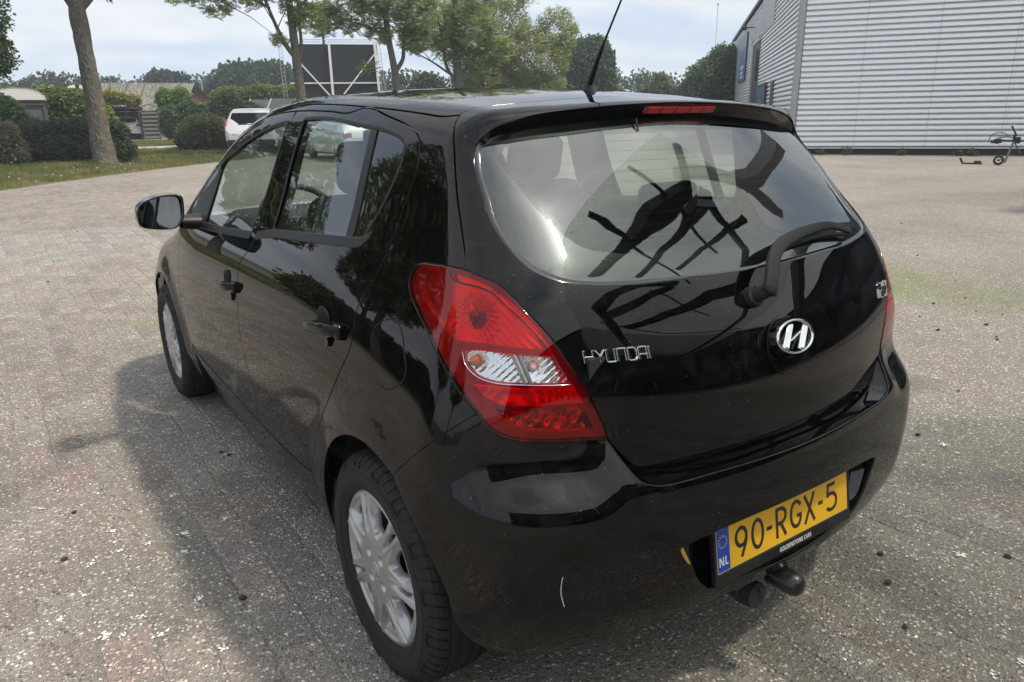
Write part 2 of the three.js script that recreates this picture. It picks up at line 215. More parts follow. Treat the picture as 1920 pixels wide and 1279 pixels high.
const qb = [[-.758, .835, .379, 1], [-.766, .829, .371], [-.796, .797, .337], [-.823, .758, .295], [-.838, .718, .249], [-.850, .680, .209], [-.863, .647, .182, 1]];
const doorRearUp = [[0, 1.438, -.427], [0, 1.414, -.265], [0, 1.396, -.163], [0, 1.378, -.097], [0, 1.356, -.062], [0, 1.331, -.047], [0, 1.287, -.038], [0, 1.251, -.043], [0, 1.213, -.050], [0, 1.168, -.056], [0, 1.095, -.064], [0, 1.033, -.081], [0, .986, -.107], [0, .955, -.120], [0, .922, -.115], [0, .890, -.112], [0, .852, -.123], [0, .802, -.157], [0, .748, -.197], [0, .650, -.269], [0, .546, -.349], [0, .475, -.408], [0, .409, -.458], [0, .380, -.482, 1]];
const doorBotR = [[0, .368, -.56], [0, .360, -.70], [0, .354, -.88], [0, .357, -1.054, 1]];
const doorMidUp = [[0, .395, -1.030], [0, .478, -1.000], [0, .518, -1.020], [0, .568, -1.045], [0, .634, -1.070], [0, .699, -1.087], [0, .748, -1.092], [0, .833, -1.086], [0, .879, -1.092], [0, .912, -1.100], [0, .933, -1.088], [0, .963, -1.048], [0, .988, -1.016], [0, 1.022, -.990], [0, 1.08, -.988], [0, 1.197, -.980], [0, 1.330, -.970], [0, 1.416, -.963]];
const doorTop = z => [0, railAt(z)[1] - .020 - .010 * Math.max(0, -1.3 - z), z];
const dtR = [-.95, -.8, -.65, -.52].map(doorTop), dtF = [-.97, -1.1, -1.25, -1.4, -1.55, -1.7, -1.85, -1.95].map(doorTop);
dtR[0][3] = 1; dtF[0][3] = 1;
const doorFrontDn = [[0, .952, -2.03, 1], [0, .925, -2.055], [0, .89, -2.085], [0, .841, -2.104], [0, .773, -2.105], [0, .712, -2.10], [0, .626, -2.10], [0, .532, -2.105], [0, .472, -2.088], [0, .415, -2.04], [0, .385, -1.95, 1]];
const winQend = [[0, 1.376, -.262], [0, 1.366, -.200], [0, 1.354, -.150], [0, 1.339, -.129], [0, 1.298, -.126], [0, 1.211, -.157], [0, 1.125, -.205, 1]];
const winRear = [[0, 1.068, -.835, 1], [0, 1.25, -.848], [0, 1.405, -.842, 1], [0, 1.407, -.70], [0, 1.401, -.564], [0, 1.387, -.40], ...winQend, [0, 1.109, -.29], [0, 1.090, -.55]];
const winFront = [[0, 1.042, -1.045, 1], [0, 1.172, -1.025], [0, 1.312, -1.010], [0, 1.397, -1.004, 1], [0, 1.380, -1.15], [0, 1.345, -1.32], [0, 1.292, -1.50], [0, 1.225, -1.66], [0, 1.012, -1.66, 1], [0, 1.020, -1.40]];
// doors, quarter panels, wings, sill strips
const rearDoor = panel(bodyF, 'x', [[...dtR, ...doorRearUp, ...doorBotR, ...doorMidUp], winRear], { h: .026, hb: .016 });
const frontDoor = panel(bodyF, 'x', [[[0, .357, -1.054, 1], ...doorMidUp, ...dtF, ...doorFrontDn, [0, .372, -1.6], [0, .362, -1.3]], winFront], { h: .026, hb: .016 });
const arch = (a0, a1, n, zc = .035, yc = .325, r = .347) => [...Array(n + 1)].map((_, i) => { const a = (a0 + (a1 - a0) * i / n) * Math.PI / 180; return [0, yc + r * Math.sin(a), zc + r * Math.cos(a)]; });
const railPts = []; for (let z = .03; z > -2.2; z -= .06) railPts.push(z);
railPts.push(-2.2);
const rail = railPts.map(railAt), corner = P => P.map((p, i) => i === 0 || i === P.length - 1 ? [...p.slice(0, 3), 1] : p);
{ // the quarter panel and the roof side forward to the foot of the windscreen pillar, one pressing
  const a = arch(184, 68, 10); // front foot of the arch up and over to the bumper gap
  a[0][3] = 1;
  const loop = [...tgGap, ...lampTop.map(p => p), ...lampOut, [-.758, .835, .379, 1], ...qb.slice(1, -1), [...qb[6].slice(0, 3), 1], ...a.slice(0, -1).reverse(), [0, .235, -.318, 1], [0, .235, -.40, 1], ...doorRearUp.slice().reverse().map((p, i) => i ? p : [...p.slice(0, 3), 1]), ...dtR.slice().reverse().map(p => p.slice(0, 3)), ...dtF.map(p => p.slice(0, 3)), [0, .952, -2.03, 1], ...rail.slice(1).reverse().map((p, i) => i ? p : [...p, 1])];
  const g = panel(bodyF, 'x', [loop], { h: .026, hb: .016 });
  const [l, r] = both('quarter_panel', g, M.paint);
  const flap = [[-.798, .925, -.020], [-.790, .950, .005], [-.781, .963, .040], [-.777, .962, .075], [-.783, .941, .108], [-.792, .910, .130], [-.800, .881, .150], [-.807, .859, .152], [-.817, .829, .120], [-.822, .817, .077], [-.822, .825, .030], [-.814, .860, .001], [-.805, .895, -.014]];
  const fd = curve(flap.map(PROJ.x.uv), .006), seam = fd.map(q => solve(bodyF, PROJ.x.ray(...q)));
  // the filler flap stands 1 mm proud inside a black seam
  const sg = panel((x, y, z) => bodyF(x, y, z) - .0006, 'x', [flap, flap], { gaps: [-.0022, -.0001], flange: .004, h: .02, hb: .008 });
  mesh('flap_seam', sg, M.dark, l);
  mesh('filler_flap', panel((x, y, z) => bodyF(x, y, z) - .0012, 'x', [flap], { h: .02, hb: .008, gap: .0006, flange: .004, r: .001 }), M.paint, l);
}
const roofRear = [[0, 1.46, .05], [-.20, 1.452, .052], [-.373, 1.442, .050], [-.486, 1.435, .037], [-.538, 1.429, .030], [-.567, 1.415, .03, 1]];
{ const front = [-1.45]; const half = []; // the roof between the rails
  const rl = rail.filter(p => p[2] > -1.46).map(p => [...p]);
  const L = [[0, 0, .05, 0], ...roofRear.slice(1), ...rl.slice(1)]; L[L.length - 1][3] = 1; const zf = L[L.length - 1][2];
  L.push([-.3, 0, zf + .0], [0, 0, zf - .02]);
  const g = panel(bodyF, 'y', [sym(L)], { h: .035, hb: .02, flange: .012 }); mesh('roof', g, M.paint, car);
  const wl = rail.filter(p => p[2] <= zf + .001).map(p => [...p]); wl[0][3] = 1; wl[wl.length - 1][3] = 1;
  mesh('windscreen', panel(inner(bodyF, .003), 'y', [sym([[0, 0, zf - .03], [-.3, 0, zf - .01], ...wl, [-.35, 0, -2.24], [0, 0, -2.28]])], { h: .05, hb: .03, flange: 0 }), M.glass, car);
  mesh('windscreen_band', panel(inner(bodyF, .006), 'y', [sym([[0, 0, zf - .03], [-.3, 0, zf - .01], [wl[0][0], 0, wl[0][2], 1], [wl[1][0], 0, wl[1][2] - .01, 1], [-.3, 0, zf - .12], [0, 0, zf - .14]])], { h: .05, hb: .03, flange: 0 }), M.matte, car);
}
const [dfl, dfr] = both('front_door', frontDoor, M.paint), [drl, drr] = both('rear_door', rearDoor, M.paint);
both('front_wing', panel(bodyF, 's', [[...doorFrontDn.slice(0, -1).map(p => { const q = solve(bodyF, PROJ.x.ray(p[2], p[1])); return p[3] ? [...q, 1] : q; }), ...[[.36, -2.07], [.31, -2.12]].map(p => solve(bodyF, PROJ.x.ray(p[1], p[0]))), ...arch(2, 178, 14, -2.49, .325, .347).map((p, i) => { const q = solve(bodyF, PROJ.x.ray(p[2], p[1])); return i % 14 ? q : [...q, 1]; }), ...[[-2.95, .32], [-3.08, .5], [-3.12, .68]].map((p, i) => { const q = solve(bodyF, PROJ.x.ray(p[0], p[1])); return i ? q : [...q, 1]; }), ...[-3.05, -2.8, -2.5, -2.24].map((z, i) => [...solve(bodyF, PROJ.y.ray(-.66, z)), i === 0 || i === 3 ? 1 : 0])]], { h: .035, hb: .02 }), M.paint);
mesh('bonnet', panel(bodyF, 'y', [[[-.655, 0, -2.26, 1], [-.3, 0, -2.3], [.3, 0, -2.3], [.655, 0, -2.26, 1], [.655, 0, -3.04, 1], [.3, 0, -3.18], [-.3, 0, -3.18], [-.655, 0, -3.04, 1]]], { h: .06, hb: .04 }), M.paint, car);
mesh('front_bumper', panel(inner(bodyF, .004), 'z', [[[-.7, .25, 0, 1], [-.72, .66, 0, 1], [0, .74, 0], [.72, .66, 0, 1], [.7, .25, 0, 1]]].map(L => L), { h: .06, hb: .04, flange: 0, ...{} }), M.paint, car).scale.set(1, 1, 1);
both('sill', panel(bodyF, 'x', [[[0, .378, -.488, 1], [0, .364, -.56], [0, .355, -.70], [0, .349, -.88], [0, .352, -1.054], [0, .357, -1.3], [0, .367, -1.6], [0, .380, -1.95], [0, .40, -2.03, 1], [0, .31, -2.12, 1], [0, .215, -2.10, 1], [0, .205, -1.2], [0, .215, -.42, 1]]], { h: .035, hb: .02 }), M.paint);
// side windows: panes, rubber surrounds, the post of the rear window, waist mouldings
for (const [door, win, dr] of [[dfl, winFront, 0], [drl, winRear, 1], [dfr, winFront, 0], [drr, winRear, 1]]) {
  const right = door === dfr || door === drr, mk = g => right ? mirrorX(g) : g;
  const pane = (L, F) => mk(panel(inner(bodyF, .006), 'x', [L], { h: .05, hb: .025, gap: -.004, flange: 0 }));
  if (dr) {
    mesh('window_pane', pane([[0, 1.065, -.835, 1], [0, 1.25, -.848], [0, 1.405, -.842, 1], [0, 1.407, -.70], [0, 1.401, -.564], [0, 1.385, -.316, 1], [0, 1.108, -.285, 1], [0, 1.090, -.55]]), M.glass, door);
    mesh('quarter_pane', pane([[0, 1.107, -.275, 1], [0, 1.384, -.306, 1], ...winQend]), M.glass, door);
    mesh('window_post', mk(panel(inner(bodyF, .002), 'x', [[[0, 1.104, -.300, 1], [0, 1.390, -.332, 1], [0, 1.387, -.298, 1], [0, 1.105, -.262, 1]]], { h: .03, gap: 0, flange: .008 })), M.trim, door);
  } else {
    mesh('window_pane', pane(win), M.glass, door);
    mesh('mirror_sail', mk(panel((x, y, z) => bodyF(x, y, z) - .001, 'x', [[[0, 1.012, -1.655, 1], [0, 1.222, -1.655, 1], [0, 1.10, -1.84], [0, .985, -1.955, 1]]], { h: .03, gap: -.001, flange: .006 })), M.trim, door);
  }
  mesh('window_seal', mk(panel((x, y, z) => bodyF(x, y, z) - .0012, 'x', [win, win], { gaps: [-.0105, .004], h: .016, hb: .012, flange: .009 })), M.rubber, door);
  const y0 = dr ? [[-.835, 1.058], [-.55, 1.080], [-.29, 1.099], [-.20, 1.108], [-.168, 1.125]] : [[-1.76, .992], [-1.40, 1.008], [-1.045, 1.030]];
  if (dr) y0.unshift([-.978, 1.036]);
  mesh('waist_moulding', mk(panel((x, y, z) => bodyF(x, y, z) - .0035, 'x', [[...y0.map((p, i) => [0, p[1] - (dr && i === y0.length - 1 ? .001 : .008), p[0], i === 0 || i === y0.length - 1 ? 1 : 0]), ...y0.slice().reverse().map((p, i) => [0, p[1] + .013, p[0], i === 0 || i === y0.length - 1 ? 1 : 0])]], { h: .016, hb: .012, gap: 0, r: .003, flange: .006 })), M.trim, door);
  // pull handle over a dished cup
  const [hz, hy, sl] = dr ? [-.275, .880, .03] : [-1.205, .833, .03], H = (z, y, o) => { const p = solve(bodyF, PROJ.x.ray(z, y)), n = normalOf(bodyF, p); return V(p[0] + n[0] * o, p[1] + n[1] * o, p[2] + n[2] * o); };
  const cup = new THREE.SphereGeometry(1, 20, 12); { const c = H(hz - .02, hy + .006, -.004); cup.scale(.0085, .037, .046); cup.translate(c.x, c.y + .012, c.z); }
  const hd = []; for (let i = 0; i <= 14; i++) { const t = i / 14 * 2 - 1, z = hz + t * .105, o = .026 * Math.pow(1 - Math.pow(Math.abs(t), 3.2), .6) + .005, c = H(z, hy + t * .012, o), w = .0165 * (1 - .35 * Math.pow(Math.abs(t), 4)); const ring = []; for (let k = 0; k < 12; k++) { const a = k / 12 * 2 * Math.PI; ring.push([c.x + Math.cos(a) * .0075, c.y + Math.sin(a) * w, c.z]); } hd.push(ring); }
  const lock = new THREE.CylinderGeometry(.0125, .0135, .012, 18); lock.rotateZ(Math.PI / 2); { const c = H(hz + (dr ? .03 : .055), hy - .026, .003); lock.scale(1, 1.35, 1); lock.translate(c.x, c.y, c.z); }
  const boss = new RoundedBoxGeometry(.02, .04, .036, 3, .009); { const c = H(hz + .094, hy + .009, .008); boss.translate(c.x, c.y, c.z); }
  mesh('door_handle', mk(merge([loft(hd, true), boss, lock])), M.paint, door); mesh('handle_cup', mk(cup), std([.003, .003, .003], .8), door);
  // the door card seen through the windows from inside
  mesh('door_card', mk(panel(inner(bodyF, .055), 'x', [dr ? [[0, 1.075, -.95, 1], [0, 1.11, -.15, 1], [0, .45, -.45, 1], [0, .42, -1.0, 1]] : [[0, 1.02, -1.85, 1], [0, 1.05, -1.02, 1], [0, .42, -1.02, 1], [0, .45, -1.85, 1]]], { h: .08, gap: 0, flange: .05 })), M.plastic, door);
}
for (const [nm, L] of [['door_seal', [...dtR, ...doorRearUp, ...doorBotR, ...doorMidUp]], ['door_seal', [[0, .357, -1.054, 1], ...doorMidUp, ...dtF, ...doorFrontDn, [0, .372, -1.6], [0, .362, -1.3]]]]) both(nm, panel(inner(bodyF, .010), 'x', [L, L], { gaps: [-.009, .012], h: .02, hb: .016, flange: 0 }), M.dark);
// tailgate with its window
const tgLeft = [...roofRear.slice(0, -1), ...tgGap.map(p => p.slice(0, 3)), ...lampIn.slice().reverse(), [-.515, .759, .501, 0], [-.500, .735, .506], [-.484, .715, .512], [-.466, .697, .520], [-.445, .684, .529], [-.390, .675, .543], [-.30, .671, .553], [0, .670, .58]];
const rim = [[0, 1.442, .20], [-.15, 1.439, .197], [-.327, 1.428, .179], [-.384, 1.421, .166], [-.440, 1.413, .153], [-.493, 1.400, .141], [-.541, 1.383, .126], [-.583, 1.347, .118], [-.603, 1.306, .150], [-.612, 1.274, .178], [-.618, 1.242, .206], [-.625, 1.210, .233], [-.625, 1.180, .262], [-.621, 1.153, .293], [-.613, 1.126, .325], [-.598, 1.103, .355], [-.573, 1.088, .38], [-.542, 1.078, .398], [-.506, 1.072, .410], [-.430, 1.064, .430], [-.339, 1.057, .440], [-.17, 1.052, .452], [0, 1.05, .458]];
const gls = [[0, 1.405, .166], [-.15, 1.403, .162], [-.319, 1.395, .150], [-.375, 1.391, .142], [-.425, 1.386, .134], [-.475, 1.378, .126], [-.530, 1.366, .115], [-.570, 1.338, .124], [-.590, 1.303, .154], [-.598, 1.272, .18], [-.604, 1.241, .208], [-.611, 1.210, .236], [-.611, 1.182, .262], [-.608, 1.156, .291], [-.601, 1.132, .319], [-.587, 1.112, .347], [-.565, 1.098, .37], [-.538, 1.088, .39], [-.505, 1.082, .403], [-.430, 1.074, .421], [-.339, 1.067, .430], [-.17, 1.062, .445], [0, 1.06, .452]];
mesh('tailgate_seal', panel(inner(bodyF, .011), 't', [sym(tgLeft), sym(tgLeft)], { gaps: [-.010, .012], h: .02, hb: .014, flange: 0 }), M.dark, car);
const tailgate = mesh('tailgate', panel(bodyF, 't', [sym(tgLeft), sym(rim)], { h: .022, hb: .013, noFlange: [1], gaps: [.002, 0] }), M.paint, car);
{ const onto = (F, L) => { const D = curve(sym(L).map(PROJ.t.uv), .013); return D; };
  const n = 220, dr = resample(sym(rim), n, true).map(p => { const [u, v] = PROJ.t.uv(p); return [p, solve(bodyF, PROJ.t.ray(u, v))]; }), dg = resample(sym(gls), n, true).map(p => { const [u, v] = PROJ.t.uv(p); return solve(glassF, PROJ.t.ray(u, v)); });
  const r0 = dr.map(([p, q]) => q), mid = r0.map((p, i) => { const m = normalOf(bodyF, p), g = dg[i]; return p.map((x, k) => x + (g[k] - x) * .07 - m[k] * .004); });
  const rows = [r0, mid, mid.map((p, i) => p.map((x, k) => x + (dg[i][k] - x) * .9)), dg.map((p, i) => { const m = normalOf(glassF, p); return p.map((x, k) => x - m[k] * .006); })];
  mesh('window_surround', loft([rows[0], rows[1]], true), M.paint, tailgate); mesh('spoiler_face', loft([rows[1], rows[2], rows[3]], true), M.gloss, tailgate);
  const scaled = (L, s, dy) => L.map(p => [p[0] * s, 1.23 + (p[1] - 1.23) * (s - dy), p[2]]);
  const win = mesh('rear_window', panel(glassF, 't', [sym(gls)], { h: .03, hb: .016, gap: -.003, flange: 0 }), M.tint, tailgate);
  const band = curve(sym(gls).map(PROJ.t.uv), .014); // the printed black border behind the pane
  const innerB = curve([[-.50, 1.355, .15], [-.30, 1.368, .16], [0, 1.375, .17], [.30, 1.368, .16], [.50, 1.355, .15], [.545, 1.325, .15], [.54, 1.25, .2], [.52, 1.19, .26], [.47, 1.135, .34], [.40, 1.118, .37], [.2, 1.102, .40], [0, 1.096, .41], [-.2, 1.102, .40], [-.40, 1.118, .37], [-.47, 1.135, .34], [-.52, 1.19, .26], [-.54, 1.25, .2], [-.545, 1.325, .15]].map(p => PROJ.t.uv(p)), .014);
  mesh('window_border', panel(inner(glassF, .004), 't', [band, innerB], { raw: true, gap: 0, h: .03, flange: 0 }), std([.010, .010, .011], .35), win);
  const wires = []; for (let k = 0; k < 11; k++) { const y = 1.125 + k * .0225, w = k > 8 ? .50 : .42 + .1 * Math.min(1, k / 5), pts = []; for (let i = 0; i <= 16; i++) { const x = -w + 2 * w * i / 16, p = solve(inner(glassF, .002), PROJ.z.ray(x, y + .012 * (1 - (x / w) ** 2) * 0)); pts.push(V(...p)); } wires.push(tube(pts, .00045, 24, 4)); }
  mesh('heater_wire', wires, std([.05, .035, .03], .5), win);
  // brake light in the face under the spoiler lip
  const bl = new RoundedBoxGeometry(.262, .024, .02, 4, .0095); bl.rotateX(.62); bl.translate(0, 1.4225, .176);
  const brake = mesh('brake_light', bl, M.lampRed, tailgate); const cells = []; for (let k = 0; k < 5; k++) { const c = box(.042, .016, .004, -.1 + k * .05, 0, .0); c.rotateX(.62); c.translate(0, 1.4195, .1848); cells.push(c); } mesh('lamp_cell', cells, phys([.5, .02, .03], .2, { clearcoat: 1 }), brake);
  mesh('washer_jet', rod(V(-.155, 1.40, .18), V(-.157, 1.372, .192), .003, .002), M.rubber, tailgate);
  // wiper: spindle cap, cranked arm, blade along the pane
  const on = (x, y, o) => { const p = solve(bodyF, PROJ.z.ray(x, y)), n = normalOf(bodyF, p); return V(p[0] + n[0] * o, p[1] + n[1] * o, p[2] + n[2] * o); };
  const sw = (P, W, T) => { const c = new THREE.CatmullRomCurve3(P, false, 'centripetal'), rows = [], K = 40; for (let i = 0; i <= K; i++) { const t = i / K, p = c.getPointAt(t), d = c.getTangentAt(t), nn = V(...normalOf(bodyF, [p.x, p.y, p.z])), e = V().crossVectors(d, nn).normalize(), w = W(t), h = T(t); rows.push([...Array(14)].map((_, k) => { const a = k / 14 * 2 * Math.PI, ca = Math.sign(Math.cos(a)) * Math.pow(Math.abs(Math.cos(a)), .6), sa = Math.sign(Math.sin(a)) * Math.pow(Math.abs(Math.sin(a)), .6), q = p.clone().addScaledVector(e, ca * w).addScaledVector(nn, sa * h); return [q.x, q.y, q.z]; })); } const cap = r => Array(14).fill(0).map(() => [0, 1, 2].map(k => r.reduce((s, p) => s + p[k], 0) / 14)); return loft([cap(rows[0]), ...rows, cap(rows[K])], true); };
  const wp = mesh('wiper', sw([on(-.066, .992, .045), on(-.05, 1.012, .05), on(-.012, 1.052, .047), on(.035, 1.078, .042), on(.12, 1.096, .034), on(.23, 1.106, .027), on(.33, 1.106, .022), on(.415, 1.088, .016)], t => .019 - .009 * t, t => .009 - .004 * t), M.matte, tailgate);
  mesh('spindle', [rod(on(-.07, .998, .0), on(-.062, .998, .042), .019, .016, 18), rod(on(-.072, .998, -.004), on(-.072, .998, .014), .027, .024, 20)], M.rubber, wp);
  mesh('blade', sw([on(.03, 1.072, .010), on(.16, 1.088, .011), on(.30, 1.092, .010), on(.42, 1.082, .008)], t => .005, t => .007), M.rubber, wp);
  // chrome lettering: strokes raised from the tailgate
  const word = (strokes, at, w, hgt, slope, name) => { const gs = []; for (const [x0, y0, x1, y1] of strokes) { const a = at(x0, y0), b = at(x1, y1); gs.push(bar(a, b, w, .0032, .0012)); } return mesh(name, gs, M.chrome, tailgate); };
  const LT = { H: [[0, 0, 0, 1], [.78, 0, .78, 1], [0, .5, .78, .5]], Y: [[0, 1, .4, .5], [.8, 1, .4, .5], [.4, .5, .4, 0]], U: [[0, 1, 0, 0], [0, 0, .75, 0], [.75, 0, .75, 1]], N: [[0, 0, 0, 1], [0, 1, .75, 1], [.75, 1, .75, 0]], D: [[0, 0, 0, 1], [0, 1, .6, 1], [.6, 1, .78, .75], [.78, .75, .78, .25], [.78, .25, .6, 0], [.6, 0, 0, 0]], A: [[0, 0, 0, 1], [0, 1, .75, 1], [.75, 1, .75, 0], [0, .42, .75, .42]], I: [[0, 0, 0, 1]], i: [[0, 0, 0, .62], [0, .86, 0, 1]], 2: [[0, 1, .6, 1], [.6, 1, .6, .55], [.6, .55, 0, .45], [0, .45, 0, 0], [0, 0, .65, 0]], 0: [[0, 0, 0, 1], [0, 1, .6, 1], [.6, 1, .6, 0], [.6, 0, 0, 0]] };
  const put = (txt, x0, y0, hh, adv, slope, lean, w) => { let x = x0; const st = []; for (const c of txt) { for (const [a, b, d, e] of LT[c]) st.push([x + a * hh + b * hh * lean, b * hh, x + d * hh + e * hh * lean, e * hh]); x += (c === 'I' ? .30 : c === 'i' ? .36 : adv) * hh; } return word(st, (X, Y) => on(X, y0 + (X - x0) * slope + Y, .0018), w, hh, slope, 'lettering'); };
  put('HYUNDAI', -.5535, .926, .0250, 1.0, -.062, 0, .0056); put('i20', .497, .908, .038, .86, -.03, .12, .007);
  // the oval badge over its round release cup
  const bc = V(0, .893, .566), bn = V(0, .36, .93).normalize(), bq = new THREE.Quaternion().setFromUnitVectors(V(0, 0, 1), bn), setB = (g, o = 0, y = 0) => { g.applyQuaternion(bq); return g.translate(bc.x + bn.x * o, bc.y + bn.y * o + y, bc.z + bn.z * o); };
  const disc = curve([...Array(24)].map((_, i) => { const a = i / 24 * 2 * Math.PI; return [.072 * Math.cos(a), .882 + .066 * Math.sin(a)]; }), .008), disc2 = disc.map(([x, y]) => [x * .9, .882 + (y - .882) * .9]);
  const badge = mesh('badge', panel(inner(bodyF, -.0035), 'z', [disc, disc2], { raw: true, gap: 0, h: .012, flange: .006, r: .002 }), M.paint, tailgate);
  mesh('release_cup', panel(inner(bodyF, -.0012), 'z', [disc2], { raw: true, gap: 0, h: .015, flange: 0 }), phys([.002, .002, .002], .12, {}), badge);
  const plate = new THREE.CylinderGeometry(1, 1.06, .016, 48); plate.rotateX(Math.PI / 2); plate.scale(.070, .046, 1); mesh('badge_plate', setB(plate, -.002, .012), M.paint, badge);
  const ring = new THREE.TorusGeometry(1, .085, 10, 56); ring.scale(.064, .038, .06); setB(ring, .008, .012);
  const E = (pts, dep) => { const s = new THREE.Shape(pts.map(p => new THREE.Vector2(...p))); const g = toCreased(new THREE.ExtrudeGeometry(s, { depth: .001, bevelEnabled: true, bevelSize: .0032, bevelThickness: .0045, bevelSegments: 5, curveSegments: 8 })); g.rotateX(-.22); return setB(g, .007, .012); };
  mesh('badge_emblem', [ring, E([[-.055, -.016], [-.043, -.023], [.005, .027], [-.008, .032]]), E([[.055, .016], [.043, .023], [-.005, -.027], [.008, -.032]]), E([[-.026, -.008], [-.012, -.005], [.026, .008], [.012, .005]])], M.chrome, badge);
}
// rear bumper, one skin from wheel arch to wheel arch
const shelf = [[-.506, .735, .515], [-.497, .714, .531], [-.487, .694, .547], [-.474, .675, .563], [-.453, .663, .577], [-.420, .657, .583], [-.388, .656, .591], [-.293, .658, .612], [-.184, .658, .625], [0, .657, .632]];
const bumperSkin = (x, y, z) => bumperF(x, y, z);
{
  const lb = lampBot.slice(0, -1).map(p => p), left = [...shelf.slice().reverse().map(p => [...p]), [-.515, .757, .501, 1], ...lb.slice().reverse(), [-.758, .833, .379, 1], ...qb.slice(1, -1), [-.863, .647, .182, 1], ...arch(67, 18, 5).slice(1), [0, .36, .374], [0, .318, .392], [0, .298, .413]].map(p => p);
  const fix = left.map(p => p[0] === 0 && p[2] < .5 ? [...solve(bumperF, PROJ.x.ray(p[2], p[1])), p[3] || 0] : p);
  const low = [[-.738, .289, .438], [-.684, .292, .481], [-.580, .300, .531], [-.458, .304, .561], [-.302, .310, .594], [0, .318, .62]];
  const rec = [[0, .536, .645], [-.10, .534, .642], [-.21, .529, .633], [-.304, .519, .620], [-.358, .510, .611], [-.377, .500, .607, 1], [-.360, .464, .608], [-.345, .430, .609], [-.325, .392, .610], [-.290, .356, .612, 1], [0, .343, .628]];
  const bumper = mesh('rear_bumper', panel(bumperSkin, 'c', [sym([...fix, ...low]), sym(rec)], { h: .024, hb: .013, gaps: [.0015, 0], r: .004, flange: .03 }), M.paint, car);
  // the ledge between bumper edge and tailgate
  const n = 120, A = resample(sym2(shelf.slice().reverse()), n), B = resample(sym2([[0, .664, .572], [-.30, .664, .545], [-.385, .667, .535], [-.438, .676, .521], [-.459, .690, .512], [-.476, .709, .504], [-.492, .731, .497], [-.500, .742, .494]]), n);
  const Ap = A.map(p => { const [u, v] = PROJ.c.uv(p); return solve(bumperF, PROJ.c.ray(u, v)); });
  const R = [Ap.map((p, i) => { const m = normalOf(bumperF, p); return p.map((x, k) => x - m[k] * .002 + (B[i][k] - x) * .012); }), Ap.map((p, i) => { const m = normalOf(bumperF, p); return p.map((x, k) => x - m[k] * .003 + (B[i][k] - x) * .10); }), Ap.map((p, i) => p.map((x, k) => x + (B[i][k] - x) * .55 - (k === 1 ? .004 : 0))), B.map(p => [p[0], p[1], p[2]]), B.map(p => [p[0] * .97, p[1] - .004, p[2] - .06])];
  mesh('bumper_ledge', loft(R), M.paint, bumper);
  // recess for the plate: its walls and back
  const rc = resample(sym(rec), 120, true).map(p => { const [u, v] = PROJ.c.uv(p); return solve(bumperF, PROJ.c.ray(u, v)); }), back = rc.map(p => [p[0] * .93, .44 + (p[1] - .44) * .9, .562 - .02 * (p[1] - .44) / .08 * .5]);
  mesh('plate_recess', [loft([rc, rc.map((p, i) => p.map((x, k) => x + (back[i][k] - x) * .25)), back], true), loft([back, back.map(() => [0, .44, .562])], true)], M.gloss, bumper);
  const rl = mesh('reflector', panel(inner(bumperF, -.0005), 'c', [[[-.382, .503, .604, 1], [-.372, .482, .607], [-.357, .452, .609, 1], [-.364, .458, .608], [-.385, .499, .603]]], { gap: 0, h: .01, hb: .006, flange: .004 }), phys([.45, .26, .03], .2, { clearcoat: 1 }), bumper);
  const sc = [[-.645, .520], [-.653, .511], [-.660, .503], [-.664, .485], [-.665, .462], [-.661, .445], [-.656, .428]].map(([x, y]) => { const u = Math.atan2(x, .535 + .25) * .85; return V(...solve(inner(bumperF, .0004), PROJ.c.ray(u, y))); });
  mesh('scratch', [tube(sc.slice(2), .0011, 24, 5)], std([.62, .62, .60], .8), bumper);
  // underside of the bumper
  const uL = resample(sym2([[0, .318, .62], [-.302, .310, .594], [-.458, .304, .561], [-.580, .300, .531], [-.66, .294, .495]]), 60);
  mesh('valance', loft([uL.map(p => [p[0], p[1] + .002, p[2] - .004]), uL.map(p => [p[0] * .96, p[1] - .008, p[2] - .04]), uL.map(p => [p[0] * .8, p[1] + .01, p[2] - .22])]), M.matte, bumper);
  // number plate in its holder
  const pt = Math.atan2(.017, .109), holder = new THREE.Group(); holder.name = 'number_plate'; holder.position.set(0, .3845, .603); holder.rotation.x = -pt; car.add(holder);
  const c = document.createElement('canvas'); c.width = 1560; c.height = 330; const g = c.getContext('2d');
  g.fillStyle = '#ffc20c'; g.fillRect(0, 0, 1560, 330); g.fillStyle = '#0b47b4'; g.fillRect(0, 0, 135, 330);
  g.fillStyle = '#e9c93c'; for (let k = 0; k < 12; k++) { const a = k / 12 * 2 * Math.PI; g.beginPath(); g.arc(68 + 42 * Math.cos(a), 105 + 42 * Math.sin(a), 6, 0, 7); g.fill(); }
  g.fillStyle = '#f2f2ee'; g.font = 'bold 92px sans-serif'; g.textAlign = 'center'; g.save(); g.translate(68, 282); g.scale(.86, 1); g.fillText('NL', 0, 0); g.restore();
  g.strokeStyle = '#0d0c0a'; g.lineWidth = 30; g.lineCap = 'butt'; g.lineJoin = 'round';
  const T = 64, Bm = 274, L = (x, f) => { g.save(); g.translate(x, 0); g.beginPath(); f(); g.stroke(); g.restore(); };
  L(195, () => { g.ellipse(68, 132, 56, 66, 0, 0, 7); g.moveTo(124, 138); g.bezierCurveTo(124, 190, 92, 230, 66, Bm + 10); });
  L(375, () => { g.ellipse(68, 169, 58, 104, 0, 0, 7); });
  L(545, () => { g.moveTo(0, 172); g.lineTo(62, 172); });
  L(650, () => { g.moveTo(15, Bm + 12); g.lineTo(15, T); g.lineTo(60, T); g.bezierCurveTo(140, T, 140, 176, 60, 176); g.lineTo(15, 176); g.moveTo(58, 176); g.lineTo(118, Bm + 12); });
